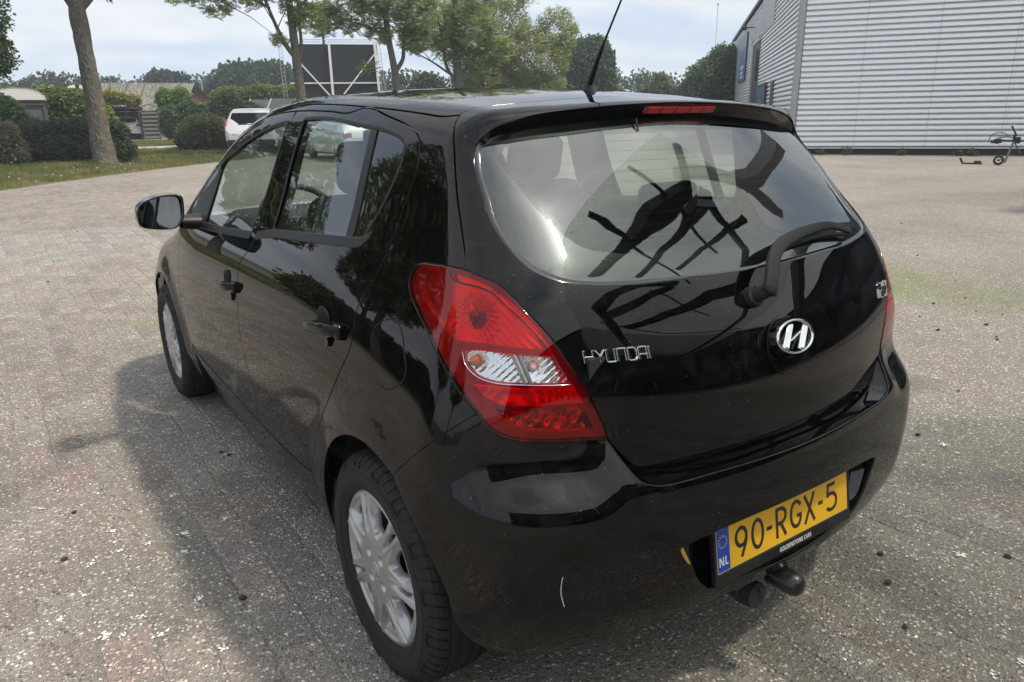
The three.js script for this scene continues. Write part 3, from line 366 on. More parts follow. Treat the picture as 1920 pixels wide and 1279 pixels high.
  L(825, () => { g.moveTo(128, 108); g.bezierCurveTo(100, 46, 10, 46, 10, 169); g.bezierCurveTo(10, 292, 128, 292, 126, 186); g.moveTo(140, 182); g.lineTo(78, 182); });
  L(1000, () => { g.moveTo(4, T - 10); g.lineTo(126, Bm + 12); g.moveTo(126, T - 10); g.lineTo(4, Bm + 12); });
  L(1175, () => { g.moveTo(0, 172); g.lineTo(62, 172); });
  L(1285, () => { g.moveTo(118, T); g.lineTo(22, T); g.lineTo(16, 150); g.bezierCurveTo(60, 120, 132, 146, 128, 206); g.bezierCurveTo(124, 280, 30, 286, 4, 244); });
  g.strokeStyle = '#f0d470'; g.lineWidth = 5; g.strokeRect(3, 3, 1554, 324);
  const ct = new THREE.CanvasTexture(c); ct.colorSpace = THREE.SRGBColorSpace;
  const face = new THREE.PlaneGeometry(.52, .11).translate(0, .055, .0062);
  mesh('plate_face', face, phys(0xffffff, .32, { map: ct, clearcoat: .5, clearcoatRoughness: .1 }), holder);
  mesh('plate_sheet', box(.522, .112, .004, 0, .055, .0035, .0015), std([.6, .6, .6], .4), holder);
  mesh('plate_holder', [box(.540, .030, .010, 0, -.0165, .003, .003), box(.540, .146, .006, 0, .043, -.0025, .002), box(.009, .118, .010, -.2655, .055, .003, .002), box(.009, .118, .010, .2655, .055, .003, .002)], std([.014, .014, .015], .4), holder);
  const c2 = document.createElement('canvas'); c2.width = 1024; c2.height = 80; const g2 = c2.getContext('2d'); g2.fillStyle = '#111113'; g2.fillRect(0, 0, 1024, 80); g2.fillStyle = '#f4f4f2'; g2.font = 'bold 62px sans-serif'; g2.textAlign = 'center'; g2.save(); g2.translate(512, 62); g2.scale(.80, 1); g2.fillText('GOLDENSTONE CARS', 0, 0); g2.restore();
  const t2 = new THREE.CanvasTexture(c2); t2.colorSpace = THREE.SRGBColorSpace; mesh('dealer_strip', new THREE.PlaneGeometry(.27, .0211).translate(.03, -.0165, .0086), std(0xffffff, .5, { map: t2 }), holder);
}
function sym2(h) { return [...mir(h).reverse(), ...h.slice(1)]; } // open, from right to left through the centre line
// tail lamps
{
  const outline = [[-.719, 1.093, .078], ...lampOut, [-.758, .835, .379], ...lampBot.slice(0, -1), [-.515, .759, .501, 1], ...lampIn, [-.692, 1.100, .245], ...lampTop.slice(0, -1)];
  const white = [[-.747, .951, .308, 1], [-.726, .956, .344], [-.683, .953, .397], [-.614, .946, .445, 1], [-.588, .888, .470, 1], [-.671, .894, .434], [-.726, .898, .385], [-.744, .907, .355], [-.751, .926, .325]];
  const band = [[-.752, .890, .352, 1], [-.66, .885, .437], [-.586, .882, .472, 1], [-.571, .846, .482, 1], [-.648, .850, .456], [-.721, .855, .411], [-.740, .867, .386]];
  const jewel = [[-.735, .847, .399, 1], [-.65, .845, .452], [-.571, .840, .482, 1], [-.543, .781, .494, 1], [-.638, .789, .461], [-.695, .803, .438], [-.721, .822, .419]];
  const lens = inner(bodyF, -.0025), at = d => inner(bodyF, d), dn = L => curve(L.map(p => { const q = PROJ.d.uv(p); return p[3] ? [...q, 1] : q; }), .011);
  const DO = dn(outline), shr = (L, g) => inset(L, g);
  const upper = [[-.722, 1.083, .092], [-.741, 1.040, .113], [-.748, 1.011, .165], [-.752, .972, .26], [-.752, .962, .295, 1], [-.726, .964, .344], [-.683, .961, .397], [-.622, .955, .440, 1], [-.612, .968, .435], [-.640, 1.025, .385], [-.664, 1.068, .320], [-.692, 1.090, .230]];
  const mk = (f) => { for (const s of [0, 1]) { const q = g => s ? mirrorX(g) : g, root = new THREE.Group(); root.name = 'tail_lamp'; car.add(root); const put = (n, g, m) => mesh(n, q(g), m, root); f(put); } };
  const gl = { lens: panel(lens, 'd', [DO, dn(white)], { raw: true, gaps: [.0022, 0], h: .02, r: .004, flange: .03, noFlange: [1] }), clear: panel(lens, 'd', [dn(white)], { raw: true, gap: .0008, h: .02, flange: 0 }) };
  gl.back = panel(at(.034), 'd', [shr(DO, .003)], { raw: true, gap: 0, h: .025, flange: 0 });
  gl.border = panel(at(.010), 'd', [shr(DO, .003), dn(upper), dn(white), dn(band), dn(jewel)], { raw: true, gaps: [0, -.001, -.001, -.001, -.001], h: .014, flange: .022, r: .0015, noFlange: [0] });
  gl.band = panel((x, y, z) => at(.008)(x, y, z) + .0007 * Math.sin((x * .6 - z * .8) * 1400) * Math.sin(y * 1400), 'd', [dn(band)], { raw: true, gap: 0, h: .0045, flange: .005 });
  const facet = (d, amp, fr, sk) => (x, y, z) => { const X = Math.abs(x), a = (X * .7 - z * .75) * fr + y * sk, b = y * fr * .8 - (X - z) * sk * .6, f = t => Math.abs(t - Math.floor(t) - .5) * 2; return at(d)(x, y, z) + amp * (f(a) + f(b)); };
  gl.jewel = panel(facet(.018, .010, 36, 22), 'd', [dn(jewel)], { raw: true, gap: 0, h: .0045, flange: 0 });
  gl.upper = panel((x, y, z) => { const X = Math.abs(x), dx = X - .712, dy = y - 1.012, dz = z - .30, r = Math.hypot(dx, dy, dz), bowl = .026 * (1 - sstep(.0, .062, r)) , rb = r < .060 ? .0012 * Math.cos(Math.atan2(dy, (dz - dx) * .7) * 26) * sstep(.016, .03, r) : .0012 * Math.sin((y * .9 - (X - z) * .55) * 420) * (z > .30 ? 1 : .0); return at(.020)(x, y, z) + bowl + rb; }, 'd', [dn(upper)], { raw: true, gap: 0, h: .0042, flange: 0 });
  gl.white = panel((x, y, z) => { const X = Math.abs(x); let b = 0; for (const [cx, cy, cz] of [[.736, .928, .338], [.652, .922, .425]]) { const r = Math.hypot(X - cx, y - cy, z - cz); b += .018 * (1 - sstep(0, .034, r)); } return at(.016)(x, y, z) + b + .0009 * Math.sin((y * .8 + (X - z) * .5) * 520) + .0009 * Math.sin((X + z * .6) * 300); }, 'd', [dn(white)], { raw: true, gap: 0, h: .0042, flange: 0 });
  const wl = dn(white), fr = wl.map(p => solve(at(.001), PROJ.d.ray(...p)));
  gl.frame = tube(fr.map(p => V(...p)), .0016, 90, 6, true);
  const pt = (x, y, z, o) => { const [u, v] = PROJ.d.uv([x, y, z]); return V(...solve(at(o), PROJ.d.ray(u, v))); };
  gl.div = [bar(pt(-.684, .951, .40, .004), pt(-.675, .896, .431, .004), .006, .012, .002), bar(pt(-.676, .951, .408, .003), pt(-.667, .896, .437, .003), .002, .012)];
  const bulb = (x, y, z, r, o) => { const p = pt(x, y, z, o), g = new THREE.SphereGeometry(r, 20, 14); g.scale(1, 1, 1); return g.translate(p.x, p.y, p.z); };
  mk(put => {
    put('housing', gl.back, M.lampDark); put('lamp_border', gl.border, M.lampRed); put('reflex_panel', gl.band, phys([.70, .012, .015], .25, { clearcoat: 1 })); put('jewel', gl.jewel, M.reflector); put('bowl', gl.upper, M.reflector); put('indicator_bowl', gl.white, M.reflector);
    put('brake_bulb', bulb(-.716, 1.008, .30, .013, .034), M.lampDark); put('indicator_bulb', bulb(-.737, .930, .335, .0115, .02), M.amber); put('reversing_bulb', bulb(-.653, .924, .424, .009, .02), phys([.75, .78, .75], .1, { clearcoat: 1 }));
    put('divider', merge(gl.div), M.silver); put('chrome_frame', gl.frame, M.chrome); put('clear_lens', gl.clear, M.clear); put('red_lens', gl.lens, M.red);
  });
}
// wheels
{
  const R = .302, W = .0925, tyreProfile = []; // half width
  const prof = [[.2035, -.078], [.207, -.086], [.222, -.0935], [.245, -.0985], [.266, -.0965], [.282, -.0885], [.292, -.080], [.2975, -.068]];
  const pts = [...prof.map(p => new THREE.Vector2(p[0], p[1])), new THREE.Vector2(.3005, -.05), new THREE.Vector2(.302, 0), new THREE.Vector2(.3005, .05), ...prof.slice().reverse().map(p => new THREE.Vector2(p[0], -p[1]))];
  const wallBump = tex(1024, 64, (u, v) => { const h = ((u * 200) % 1) > .5 && v > .42 && v < .46 ? .8 : .5; return h; }, { data: true });
  const carcass = new THREE.LatheGeometry(new THREE.SplineCurve(pts).getPoints(60), 96); carcass.rotateZ(Math.PI / 2);
  // tread: grooves cut by building ribs and shoulder blocks on the carcass
  const blocks = []; const rib = (x0, x1, r) => { const L = [[x0, r - .009], [x0 + .002, r], [x1 - .002, r], [x1, r - .009]].map(p => new THREE.Vector2(p[1], p[0])); const g = new THREE.LatheGeometry(L, 96); g.rotateZ(Math.PI / 2); return g; };
  for (const [a, b] of [[-.046, -.022], [-.015, .015], [.022, .046]]) blocks.push(rib(a, b, .3055));
  const N = 64; for (let k = 0; k < N; k++) for (const s of [-1, 1]) { const a0 = k / N * 2 * Math.PI, da = 2 * Math.PI / N * .80, sec = [[.054, .3045], [.066, .3025], [.078, .2965], [.087, .287], [.0925, .278]], rows = [0, .5, 1].map(t => sec.map(([x, r]) => { const a = a0 + da * t + (x - .054) * s * 1.2; return [s * x, r * Math.cos(a), r * Math.sin(a)]; })); const low = [0, .5, 1].map(t => sec.map(([x, r]) => { const a = a0 + da * t + (x - .054) * s * 1.2, q = r - .009; return [s * (x - (x > .08 ? .004 : 0)), q * Math.cos(a), q * Math.sin(a)]; }));
    blocks.push(loft(rows, false, false), loft([rows[0], low[0]], false, false), loft([low[2], rows[2]], false, false), loft([rows.map(r => r[0]), low.map(r => r[0])], false, false)); }
  const rings = []; for (const [r, x] of [[.226, .0950], [.262, .0975]]) { const t = new THREE.TorusGeometry(r, .0011, 6, 96); t.rotateY(Math.PI / 2); t.translate(-x, 0, 0); rings.push(t); const t2 = t.clone().translate(2 * x, 0, 0); rings.push(t2); }
  // sidewall lettering-like ribs: short raised bars near the shoulder
  for (let k = 0; k < 32; k++) { const a = k / 32 * 2 * Math.PI; if (k % 2) continue; const b = box(.002, .003, .036, 0, 0, 0); b.translate(-.0965, .272, 0); b.rotateX(a); rings.push(b); const e = box(.002, .014, .003, -.0945, .278, .0165); e.rotateX(a); rings.push(e); const e2 = box(.002, .014, .003, -.0945, .278, -.0165); e2.rotateX(a); rings.push(e2); }
  const tyreG = merge([carcass, ...rings]), treadG = merge(blocks);
  // hubcap: seven broad spokes, seven tear-drop openings and a slim slot down every spoke; heights above the wheel face
  const HR = .209, capH = (r, a) => { const p = 2 * Math.PI / 7, t = ((a + Math.PI * 20 + p / 2) % p) - p / 2; // 0 on an opening's axis
    let h = .020 - .012 * Math.pow(r / HR, 2.2) - .004 * sstep(.192, .209, r) * 1;
    const wHole = .27 * Math.sqrt(sstep(.085, .165, r) + .02), dr = sstep(.090, .104, r) * (1 - sstep(.184, .192, r)), edge = 1 - sstep(wHole * .86, wHole * 1.06 + .03, Math.abs(t)); h -= .017 * dr * edge * (1 - .55 * sstep(.155, .19, r));
    const ts = Math.abs(Math.abs(t) - p / 2), sl = (1 - sstep(.02, .075, ts)) * sstep(.085, .12, r) * (1 - sstep(.186, .200, r)); h -= .012 * sl;
    const ridge = (1 - sstep(.0, .045, Math.abs(ts - .115))) * sstep(.07, .1, r) * (1 - sstep(.19, .205, r)); h += .0035 * ridge;
    for (let k = 0; k < 4; k++) { const b = k * Math.PI / 2 + .55, x = r * Math.cos(a) - .050 * Math.cos(b), y = r * Math.sin(a) - .050 * Math.sin(b), d = Math.hypot(x, y); h -= .010 * (1 - sstep(.008, .0155, d)); }
    h += .0025 * (1 - sstep(.020, .024, r)) - .0018 * (1 - sstep(.002, .0035, Math.abs(r - .0215))); return h; };
  const loops = [[...Array(140)].map((_, i) => { const a = i / 140 * 2 * Math.PI; return [HR * Math.cos(a), HR * Math.sin(a)]; })];
  for (let k = 0; k < 7; k++) { const a = k * 2 * Math.PI / 7, tr = (r, t) => [r * Math.cos(a + t), r * Math.sin(a + t)]; loops.push(curve([tr(.102, 0), tr(.110, .11), tr(.128, .19), tr(.150, .225), tr(.168, .19), tr(.172, .0), tr(.168, -.19), tr(.150, -.225), tr(.128, -.19), tr(.110, -.11)], .005)); const b = a + Math.PI / 7; const ts = (r, t) => [r * Math.cos(b + t), r * Math.sin(b + t)]; loops.push(curve([ts(.115, 0), ts(.13, .036), ts(.158, .044), ts(.168, 0), ts(.158, -.044), ts(.13, -.036)], .005)); }
  const v = [], hs = .0028; loops.forEach(L => v.push(...L)); const hsh = new Set(); for (const p of v) for (let i = -1; i < 2; i++) for (let j = -1; j < 2; j++) hsh.add(Math.round(p[0] / hs * 1.4 + i * .7) + ',' + Math.round(p[1] / hs * 1.4 + j * .7));
  let row = 0; for (let y = -HR; y < HR; y += hs * .866, row++) for (let x = -HR + (row % 2) * hs / 2; x < HR; x += hs) { const X = x + ((row * 7 + Math.round(x / hs)) % 5) * .00006; if (X * X + y * y < (HR - .002) ** 2 && inside(loops, X, y) && !hsh.has(Math.round(X / hs * 1.4) + ',' + Math.round(y / hs * 1.4))) v.push([X, y]); }
  const tri = delaunay(v).filter(t => inside(loops, (v[t[0]][0] + v[t[1]][0] + v[t[2]][0]) / 3, (v[t[0]][1] + v[t[1]][1] + v[t[2]][1]) / 3)), pos = [], idx = [];
  for (const [y, z] of v) pos.push(-capH(Math.hypot(y, z), Math.atan2(z, y)), y, z);
  let off = 0; for (const L of loops) { const b = pos.length / 3; L.forEach(([y, z], i) => pos.push(pos[(off + i) * 3] + (off ? .010 : .014), y, z)); const m = L.length; for (let i = 0; i < m; i++) { const j = (i + 1) % m; idx.push(off + i, off + j, b + i, off + j, b + j, b + i); } off += m; }
  for (const t of tri) idx.push(...t);
  let capG = new THREE.BufferGeometry(); capG.setAttribute('position', new THREE.Float32BufferAttribute(pos, 3)); 
  for (let i = 0; i < tri.length; i++) { const k = idx.length - tri.length * 3 + i * 3, [a, b, c] = [idx[k], idx[k + 1], idx[k + 2]]; const u = [v[b][0] - v[a][0], v[b][1] - v[a][1]], w = [v[c][0] - v[a][0], v[c][1] - v[a][1]]; if (u[0] * w[1] - u[1] * w[0] > 0) { idx[k + 1] = c; idx[k + 2] = b; } }
  capG.setIndex(idx); capG = capG.toNonIndexed(); capG.computeVertexNormals(); { const q = mergeVertices((() => { capG.deleteAttribute('normal'); return capG; })(), 1e-6); q.computeVertexNormals(); capG = q; }
  const disc = new THREE.CylinderGeometry(.125, .125, .02, 40).rotateZ(Math.PI / 2).translate(.03, 0, 0), rim = new THREE.LatheGeometry([new THREE.Vector2(.10, .02), new THREE.Vector2(.19, .03), new THREE.Vector2(.2, -.06), new THREE.Vector2(.207, -.078)], 48).rotateZ(Math.PI / 2);
  const logo = (() => { const t = new THREE.TorusGeometry(.014, .0012, 6, 30); t.scale(1, .66, 1); t.rotateY(Math.PI / 2); t.translate(-.0235, 0, 0); return t; })();
  const wheel = (x, z, turn) => { const w = new THREE.Group(); w.name = 'wheel'; w.position.set(x, R, z); w.rotation.set(turn, 0, 0); if (x > 0) w.rotation.set(turn, Math.PI, 0); car.add(w); mesh('tyre', tyreG, M.tyre, w); mesh('tread', treadG, M.tyre, w); const cap = capG.clone().translate(-.0745, 0, 0); mesh('hubcap', cap, M.silver, w); mesh('hub_logo', logo.clone().translate(-.0745, 0, 0), M.silver, w); mesh('brake_disc', disc, M.steel, w); mesh('rim', rim, M.dark, w); };
  M.tyre = std([.013, .013, .0135], .72); M.tyre.bumpMap = tex(256, 256, (() => { const a = lattice(96, 5); return (u, v) => a(u, v); })(), { data: true, repeat: [24, 4] }); M.tyre.bumpScale = .0006;
  const xw = .7515; wheel(-xw, 0, .14); wheel(xw, 0, 1); wheel(-xw, ZF, .4); wheel(xw, ZF, 2);
}
// underside, wheel wells, cabin
{
  const well = (z0, zc) => { const pts = []; for (let i = 0; i <= 20; i++) { const a = (12 + 156 * i / 20) * Math.PI / 180; pts.push([zc + .360 * Math.cos(a), .325 + .360 * Math.sin(a)]); } return loft([pts.map(([z, y]) => [-.80, y, z]), pts.map(([z, y]) => [-.56, y, z])]); };
  const wall = zc => { const s = new THREE.Shape(); s.absarc(0, 0, .36, .15, Math.PI - .15); const g = new THREE.ShapeGeometry(s, 24); g.rotateY(-Math.PI / 2); return g.translate(-.56, .325, zc); };
  both('wheel_well', merge([well(0, .035), wall(.035)]), M.dark); both('wheel_well', merge([well(0, -2.49), wall(-2.49)]), M.dark);
  mesh('underbody', [box(1.10, .10, 2.9, 0, .27, -1.55), box(1.5, .1, 1.72, 0, .25, -1.25), box(1.1, .10, .62, 0, .40, .18)], M.dark, car);
  const cab = [box(1.42, .05, 2.35, 0, .34, -1.05), box(1.2, .38, .06, 0, .55, -2.2), box(1.10, .30, .5, 0, .84, -2.05, .06), box(1.06, .03, .34, 0, .985, .17, .01), box(1.1, .55, .04, 0, .66, .46)];
  mesh('cabin_floor', cab, M.plastic, car);
  const hat = mesh('parcel_shelf', panel((x, y, z) => Math.max(bodyF(x, y, z) + .05, y - 1.03), 'y', [[[-.58, 0, -.12, 1], [.58, 0, -.12, 1], [.60, 0, .20], [.50, 0, .36, 1], [-.50, 0, .36, 1], [-.60, 0, .20]]], { h: .08, gap: 0, flange: .02 }), M.cloth, car);
  const liner = panel(inner(bodyF, .035), 'y', [[[-.50, 0, .02, 1], [.50, 0, .02, 1], [.50, 0, -1.42, 1], [-.50, 0, -1.42, 1]]], { h: .1, gap: 0, flange: 0 }); mesh('roof_lining', liner, M.pale, car);
  for (const g of [panel(inner(bodyF, .03), 'x', [[[0, 1.40, -1.02, 1], [0, 1.40, -.90, 1], [0, 1.05, -.88, 1], [0, 1.04, -1.06, 1]]], { h: .05, gap: 0, flange: .02 }), panel(inner(bodyF, .03), 'x', [[[0, 1.38, -.12, 1], [0, 1.36, .05, 1], [0, 1.10, .22, 1], [0, 1.10, -.16, 1]]], { h: .05, gap: 0, flange: .02 })]) both('pillar_trim', g, M.plastic);
  const seat = (x, z, w, name, n) => { const g = new THREE.Group(); g.name = name; g.position.set(x, 0, z); car.add(g); mesh('seat_cushion', box(w, .16, .5, 0, .52, -.1, .05), M.cloth, g); const b = box(w, .62, .14, 0, .31, 0, .06); b.rotateX(.32); b.translate(0, .56, .16); mesh('seat_back', b, M.cloth, g); for (const dx of n) { const h = new RoundedBoxGeometry(.25, .18, .09, 4, .04); h.rotateX(.2); h.translate(dx, 1.245, .335); mesh('headrest', h, M.cloth, g); for (const e of [-.06, .06]) mesh('headrest_post', rod(V(dx + e, 1.1, .31), V(dx + e, 1.2, .33), .006), M.silver, g); } };
  seat(-.36, -1.27, .48, 'driver_seat', [0]); seat(.36, -1.27, .48, 'passenger_seat', [0]); 
  const rs = new THREE.Group(); rs.name = 'rear_seat'; rs.position.set(0, 0, -.48); car.add(rs); mesh('seat_cushion', box(1.2, .16, .5, 0, .50, -.1, .05), M.cloth, rs); { const b = box(1.22, .56, .14, 0, .28, 0, .06); b.rotateX(.30); b.translate(0, .55, .14); mesh('seat_back', b, M.cloth, rs); } for (const dx of [-.36, .36]) mesh('headrest', box(.24, .13, .08, dx, 1.13, .29, .035), M.cloth, rs);
  const sw = new THREE.TorusGeometry(.18, .014, 10, 48); sw.rotateX(-.5); sw.translate(-.36, .96, -1.72); const st = new THREE.Group(); st.name = 'steering_wheel'; car.add(st); mesh('wheel_rim', sw, M.plastic, st); mesh('wheel_hub', [box(.14, .10, .05, -.36, .95, -1.74, .02), bar(V(-.53, .955, -1.72), V(-.19, .955, -1.72), .03, .02)], M.plastic, st);
  mesh('rear_view_mirror', box(.22, .06, .03, 0, 1.33, -1.55, .02), M.plastic, car);
}
// door mirrors
for (const s of [-1, 1]) {
  const g = new THREE.Group(); g.name = 'door_mirror'; car.add(g);
  const out = [[-1.028, 1.076], [-1.013, 1.100], [-.955, 1.125], [-.895, 1.131], [-.858, 1.124], [-.853, 1.084], [-.862, 1.031], [-.892, .997], [-.973, .998], [-1.024, 1.014], [-1.031, 1.045]];
  const L = curve(out, .008), cx = -.94, cy = 1.06, ring = (sc, z) => L.map(([x, y]) => [cx + (x - cx) * sc, cy + (y - cy) * sc, z]);
  const q = x => s > 0 ? mirrorX(x) : x;
  mesh('mirror_shell', q(loft([ring(.90, -1.677), ring(.905, -1.668), ring(.985, -1.668), ring(1.0, -1.678), ring(1.0, -1.70), ring(.97, -1.74), ring(.85, -1.785), ring(.55, -1.815), ring(.02, -1.825)], true)), M.gloss, g);
  const pl = new THREE.ShapeGeometry(new THREE.Shape(L.map(([x, y]) => new THREE.Vector2((x - cx) * .905, (y - cy) * .905)))); pl.rotateY(.10 * 1); pl.rotateX(-.13); pl.translate(cx, cy, -1.674);
  mesh('mirror_glass', q(pl), std([.55, .58, .62], .015, { metalness: 1 }), g);
  mesh('mirror_arm', q(loft([-.865, -.83, -.775].map((x, i) => [...Array(16)].map((_, k) => { const a = k / 16 * 2 * Math.PI; return [x, 1.012 - i * .004 + (.028 + i * .003) * Math.sin(a), -1.735 - i * .01 + .045 * Math.cos(a)]; })), true)), M.trim, g);
  mesh('side_repeater', q(box(.006, .012, .03, -1.029, 1.046, -1.70, .003)), M.amber, g);
}
// aerial, tow ball, socket
{
  const g = new THREE.Group(); g.name = 'aerial'; car.add(g);
  const base = []; for (let i = 0; i <= 8; i++) { const t = i / 8; base.push([...Array(20)].map((_, k) => { const a = k / 20 * 2 * Math.PI; return [.026 * (1 - .62 * t) * Math.cos(a), 1.462 + .030 * Math.pow(t, 1.4) + .0, -.185 + .012 * t + (.048 - .036 * t) * Math.sin(a)]; })); }
  mesh('aerial_base', loft(base, true), M.matte, g); mesh('aerial_mast', [rod(V(0, 1.485, -.182), V(0, 1.545, -.152), .0085, .0072, 14), rod(V(0, 1.545, -.152), V(0, 1.60, -.120), .0068, .0045, 12), rod(V(0, 1.60, -.120), V(0, 1.80, .010), .0030, .0024, 8)], M.rubber, g);
  const t = new THREE.Group(); t.name = 'tow_bar'; car.add(t);
  mesh('tow_neck', [rod(V(0, .285, .53), V(0, .268, .585), .022, .020, 16), tube([V(0, .30, .40), V(0, .27, .48), V(0, .27, .56)], .019, 16, 12)], M.gloss, t);
  const cp = new THREE.LatheGeometry([[0, 0], [.0315, 0], [.0335, .006], [.0315, .012], [.0315, .055], [.030, .070], [.024, .082], [.013, .089], [0, .091]].map(p => new THREE.Vector2(...p)), 32); cp.applyQuaternion(new THREE.Quaternion().setFromUnitVectors(V(0, 1, 0), V(.12, -.12, 1).normalize())); cp.translate(0, .274, .572); mesh('ball_cap', cp, phys([.012, .012, .012], .28, { clearcoat: .3 }), t);
  const so = new THREE.CylinderGeometry(.034, .036, .05, 8).rotateX(Math.PI / 2 - .1).translate(-.075, .238, .565); mesh('tow_socket', [so, box(.05, .03, .05, -.10, .25, .54, .006), rod(V(-.06, .252, .585), V(-.06, .256, .594), .013, .011, 12)], std([.018, .018, .02], .55), t);
}
const DROPS = [[-1.54, -1.54, 0.77], [-1.34, -1.19, 0.98], [-1.25, -1.03, 0.86], [-1.34, -1.04, 1.02], [-1.43, -1.01, 1.04], [-1.47, -0.83, 0.65], [-1.35, -0.74, 0.61], [-1.16, -0.90, 1.19], [-1.34, -0.61, 0.78], [-1.54, -0.74, 0.76], [-1.44, -0.58, 1.30], [-1.40, -0.55, 0.93], [-1.31, -0.49, 1.19], [-0.99, -1.04, 0.93], [-1.11, -1.35, 1.05], [-0.90, -0.49, 0.71], [-0.75, -1.12, 1.04], [-1.13, -1.02, 1.21], [-1.18, -0.32, 0.97], [-1.18, -0.60, 1.12], [2.58, -0.26, 1.07], [1.88, 0.09, 0.64], [0.93, 0.65, 1.13], [0.54, 0.98, 1.01], [0.43, 0.96, 0.81], [1.71, 0.26, 0.62], [1.75, 0.19, 1.21]];
const PEBBLES = [[-1.44, -1.43, 0.93], [-1.50, -1.09, 1.10], [-1.07, -0.52, 1.22], [0.72, 0.49, 1.10], [0.59, 0.59, 1.24], [0.43, 0.73, 0.88], [1.04, 0.74, 1.16], [15.64, -8.56, 0.91], [1.76, 0.07, 1.25], [4.22, -1.10, 1.22], [5.14, -1.38, 0.67], [4.23, -0.80, 0.70], [2.47, -0.09, 0.75], [3.91, -0.59, 1.28], [3.77, -0.97, 0.91], [4.58, -1.04, 1.04], [3.66, -0.42, 0.81], [3.60, -0.39, 0.96], [-0.83, -1.59, 0.87], [-0.85, -1.64, 0.85], [-1.50, -1.09, 1.01], [-0.92, -13.86, 1.01], [-0.62, -9.85, 1.23], [-1.19, -6.38, 1.08], [9.79, -5.16, 1.25], [8.08, -3.45, 1.20], [5.22, -2.15, 1.29], [6.05, -2.18, 1.07], [4.29, -0.65, 0.71], [3.53, -0.72, 1.20]];
// ---------- ground ----------
const softp = s => s > 0 ? s - 3 * (1 - Math.exp(-s / 3)) : 0;
const gy = z => .0095 * softp(-z - 7);                                  // the land rises very gently away from the car park
const edgeP = [[-60, 8], [-10, -8.5], [-1.3, -17.3], [1, -20], [4.44, -23.4], [10, -27.5], [20, -31], [34, -34], [80, -44]];
const lin = (P, x) => { let i = 0; while (i < P.length - 2 && x > P[i + 1][0]) i++; const [a, b] = [P[i], P[i + 1]]; return a[1] + (b[1] - a[1]) * (x - a[0]) / (b[0] - a[0]); };
const edgeZ = x => lin(edgeP, x) + .18 * noise.noise(x * 1.3, 4.2, 0) + .08 * noise.noise(x * 5, 1.2, 0);
function sheet(nx, nz, f, uvs = 1, col) { // f(i, j) in 0..1 -> [x, z, lift]
  const pos = [], uv = [], c = [], idx = []; for (let j = 0; j <= nz; j++) for (let i = 0; i <= nx; i++) { const [x, z, l] = f(i / nx, j / nz); pos.push(x, gy(z) + l, z); uv.push(x / uvs, -z / uvs); if (col) c.push(...col(x, z)); }
  for (let j = 0; j < nz; j++) for (let i = 0; i < nx; i++) { const a = j * (nx + 1) + i; idx.push(a, a + nx + 1, a + 1, a + 1, a + nx + 1, a + nx + 2); }
  const g = new THREE.BufferGeometry(); g.setAttribute('position', new THREE.Float32BufferAttribute(pos, 3)); g.setAttribute('uv', new THREE.Float32BufferAttribute(uv, 2)); if (col) g.setAttribute('color', new THREE.Float32BufferAttribute(c, 3)); g.setIndex(idx); g.computeVertexNormals();
  const n = g.attributes.normal; if (n.getY(0) < 0) { const a = g.index.array; for (let i = 0; i < a.length; i += 3) { const t = a[i]; a[i] = a[i + 1]; a[i + 1] = t; } g.computeVertexNormals(); } return g;
}
// exposed grit: thousands of stones painted into a colour and a height map that tile over 1.7 m
const GS = 2048, GM = 1.7, gritC = new Float32Array(GS * GS * 3), gritH = new Float32Array(GS * GS);
{
  const L1 = lattice(256, 11), L2 = lattice(900, 12), L3 = lattice(24, 13);
  for (let j = 0; j < GS; j++) for (let i = 0; i < GS; i++) { const u = i / GS, v = j / GS, a = L1(u, v), b = L2(u, v), d = L3(u, v), k = j * GS + i, t = .085 + .06 * a + .11 * b + .03 * d; gritC[k * 3] = t * 1.03; gritC[k * 3 + 1] = t * .98; gritC[k * 3 + 2] = t * .93; gritH[k] = .22 + .2 * a + .25 * b; }
  for (let s = 0; s < 36000; s++) {
    const cx = rand(GS), cy = rand(GS), big = Math.pow(rand(), 2.6), r = 1.8 + 7.0 * big, el = rand(.55, 1), an = rand(6.28), ca = Math.cos(an), sa = Math.sin(an), q = rand();
    let t = q < .36 ? rand(.09, .22) : q < .84 ? rand(.22, .44) : q < .975 ? rand(.42, .60) : rand(.62, .84); const w = rand(-.03, .05), R = Math.ceil(r), H = rand(.5, 1) * (.5 + .5 * big);
    for (let y = -R; y <= R; y++) for (let x = -R; x <= R; x++) { const px = (x * ca + y * sa) / r, py = (-x * sa + y * ca) / (r * el), d = px * px + py * py; if (d > 1) continue; const k = ((Math.floor(cy + y) + GS) % GS) * GS + (Math.floor(cx + x) + GS) % GS, m = Math.min(1, (1 - d) * 2.5); gritC[k * 3] += (t * (1 + w) - gritC[k * 3]) * m; gritC[k * 3 + 1] += (t * .975 - gritC[k * 3 + 1]) * m; gritC[k * 3 + 2] += (t * (.935 - w) - gritC[k * 3 + 2]) * m; gritH[k] = Math.max(gritH[k], .35 + .6 * H * Math.sqrt(1 - d)); }
  }
}
const at2 = (u, v) => (Math.min(GS - 1, Math.floor(v * GS)) * GS + Math.min(GS - 1, Math.floor(u * GS)));
const gritMap = tex(GS, GS, (u, v) => { const k = at2(u, v) * 3; return [gritC[k], gritC[k + 1], gritC[k + 2]]; }), gritBump = tex(GS, GS, (u, v) => gritH[at2(u, v)], { data: true });
const gritMat = std([1.29, 1.235, 1.165], .93, { map: gritMap, bumpMap: gritBump, bumpScale: .014, vertexColors: true });
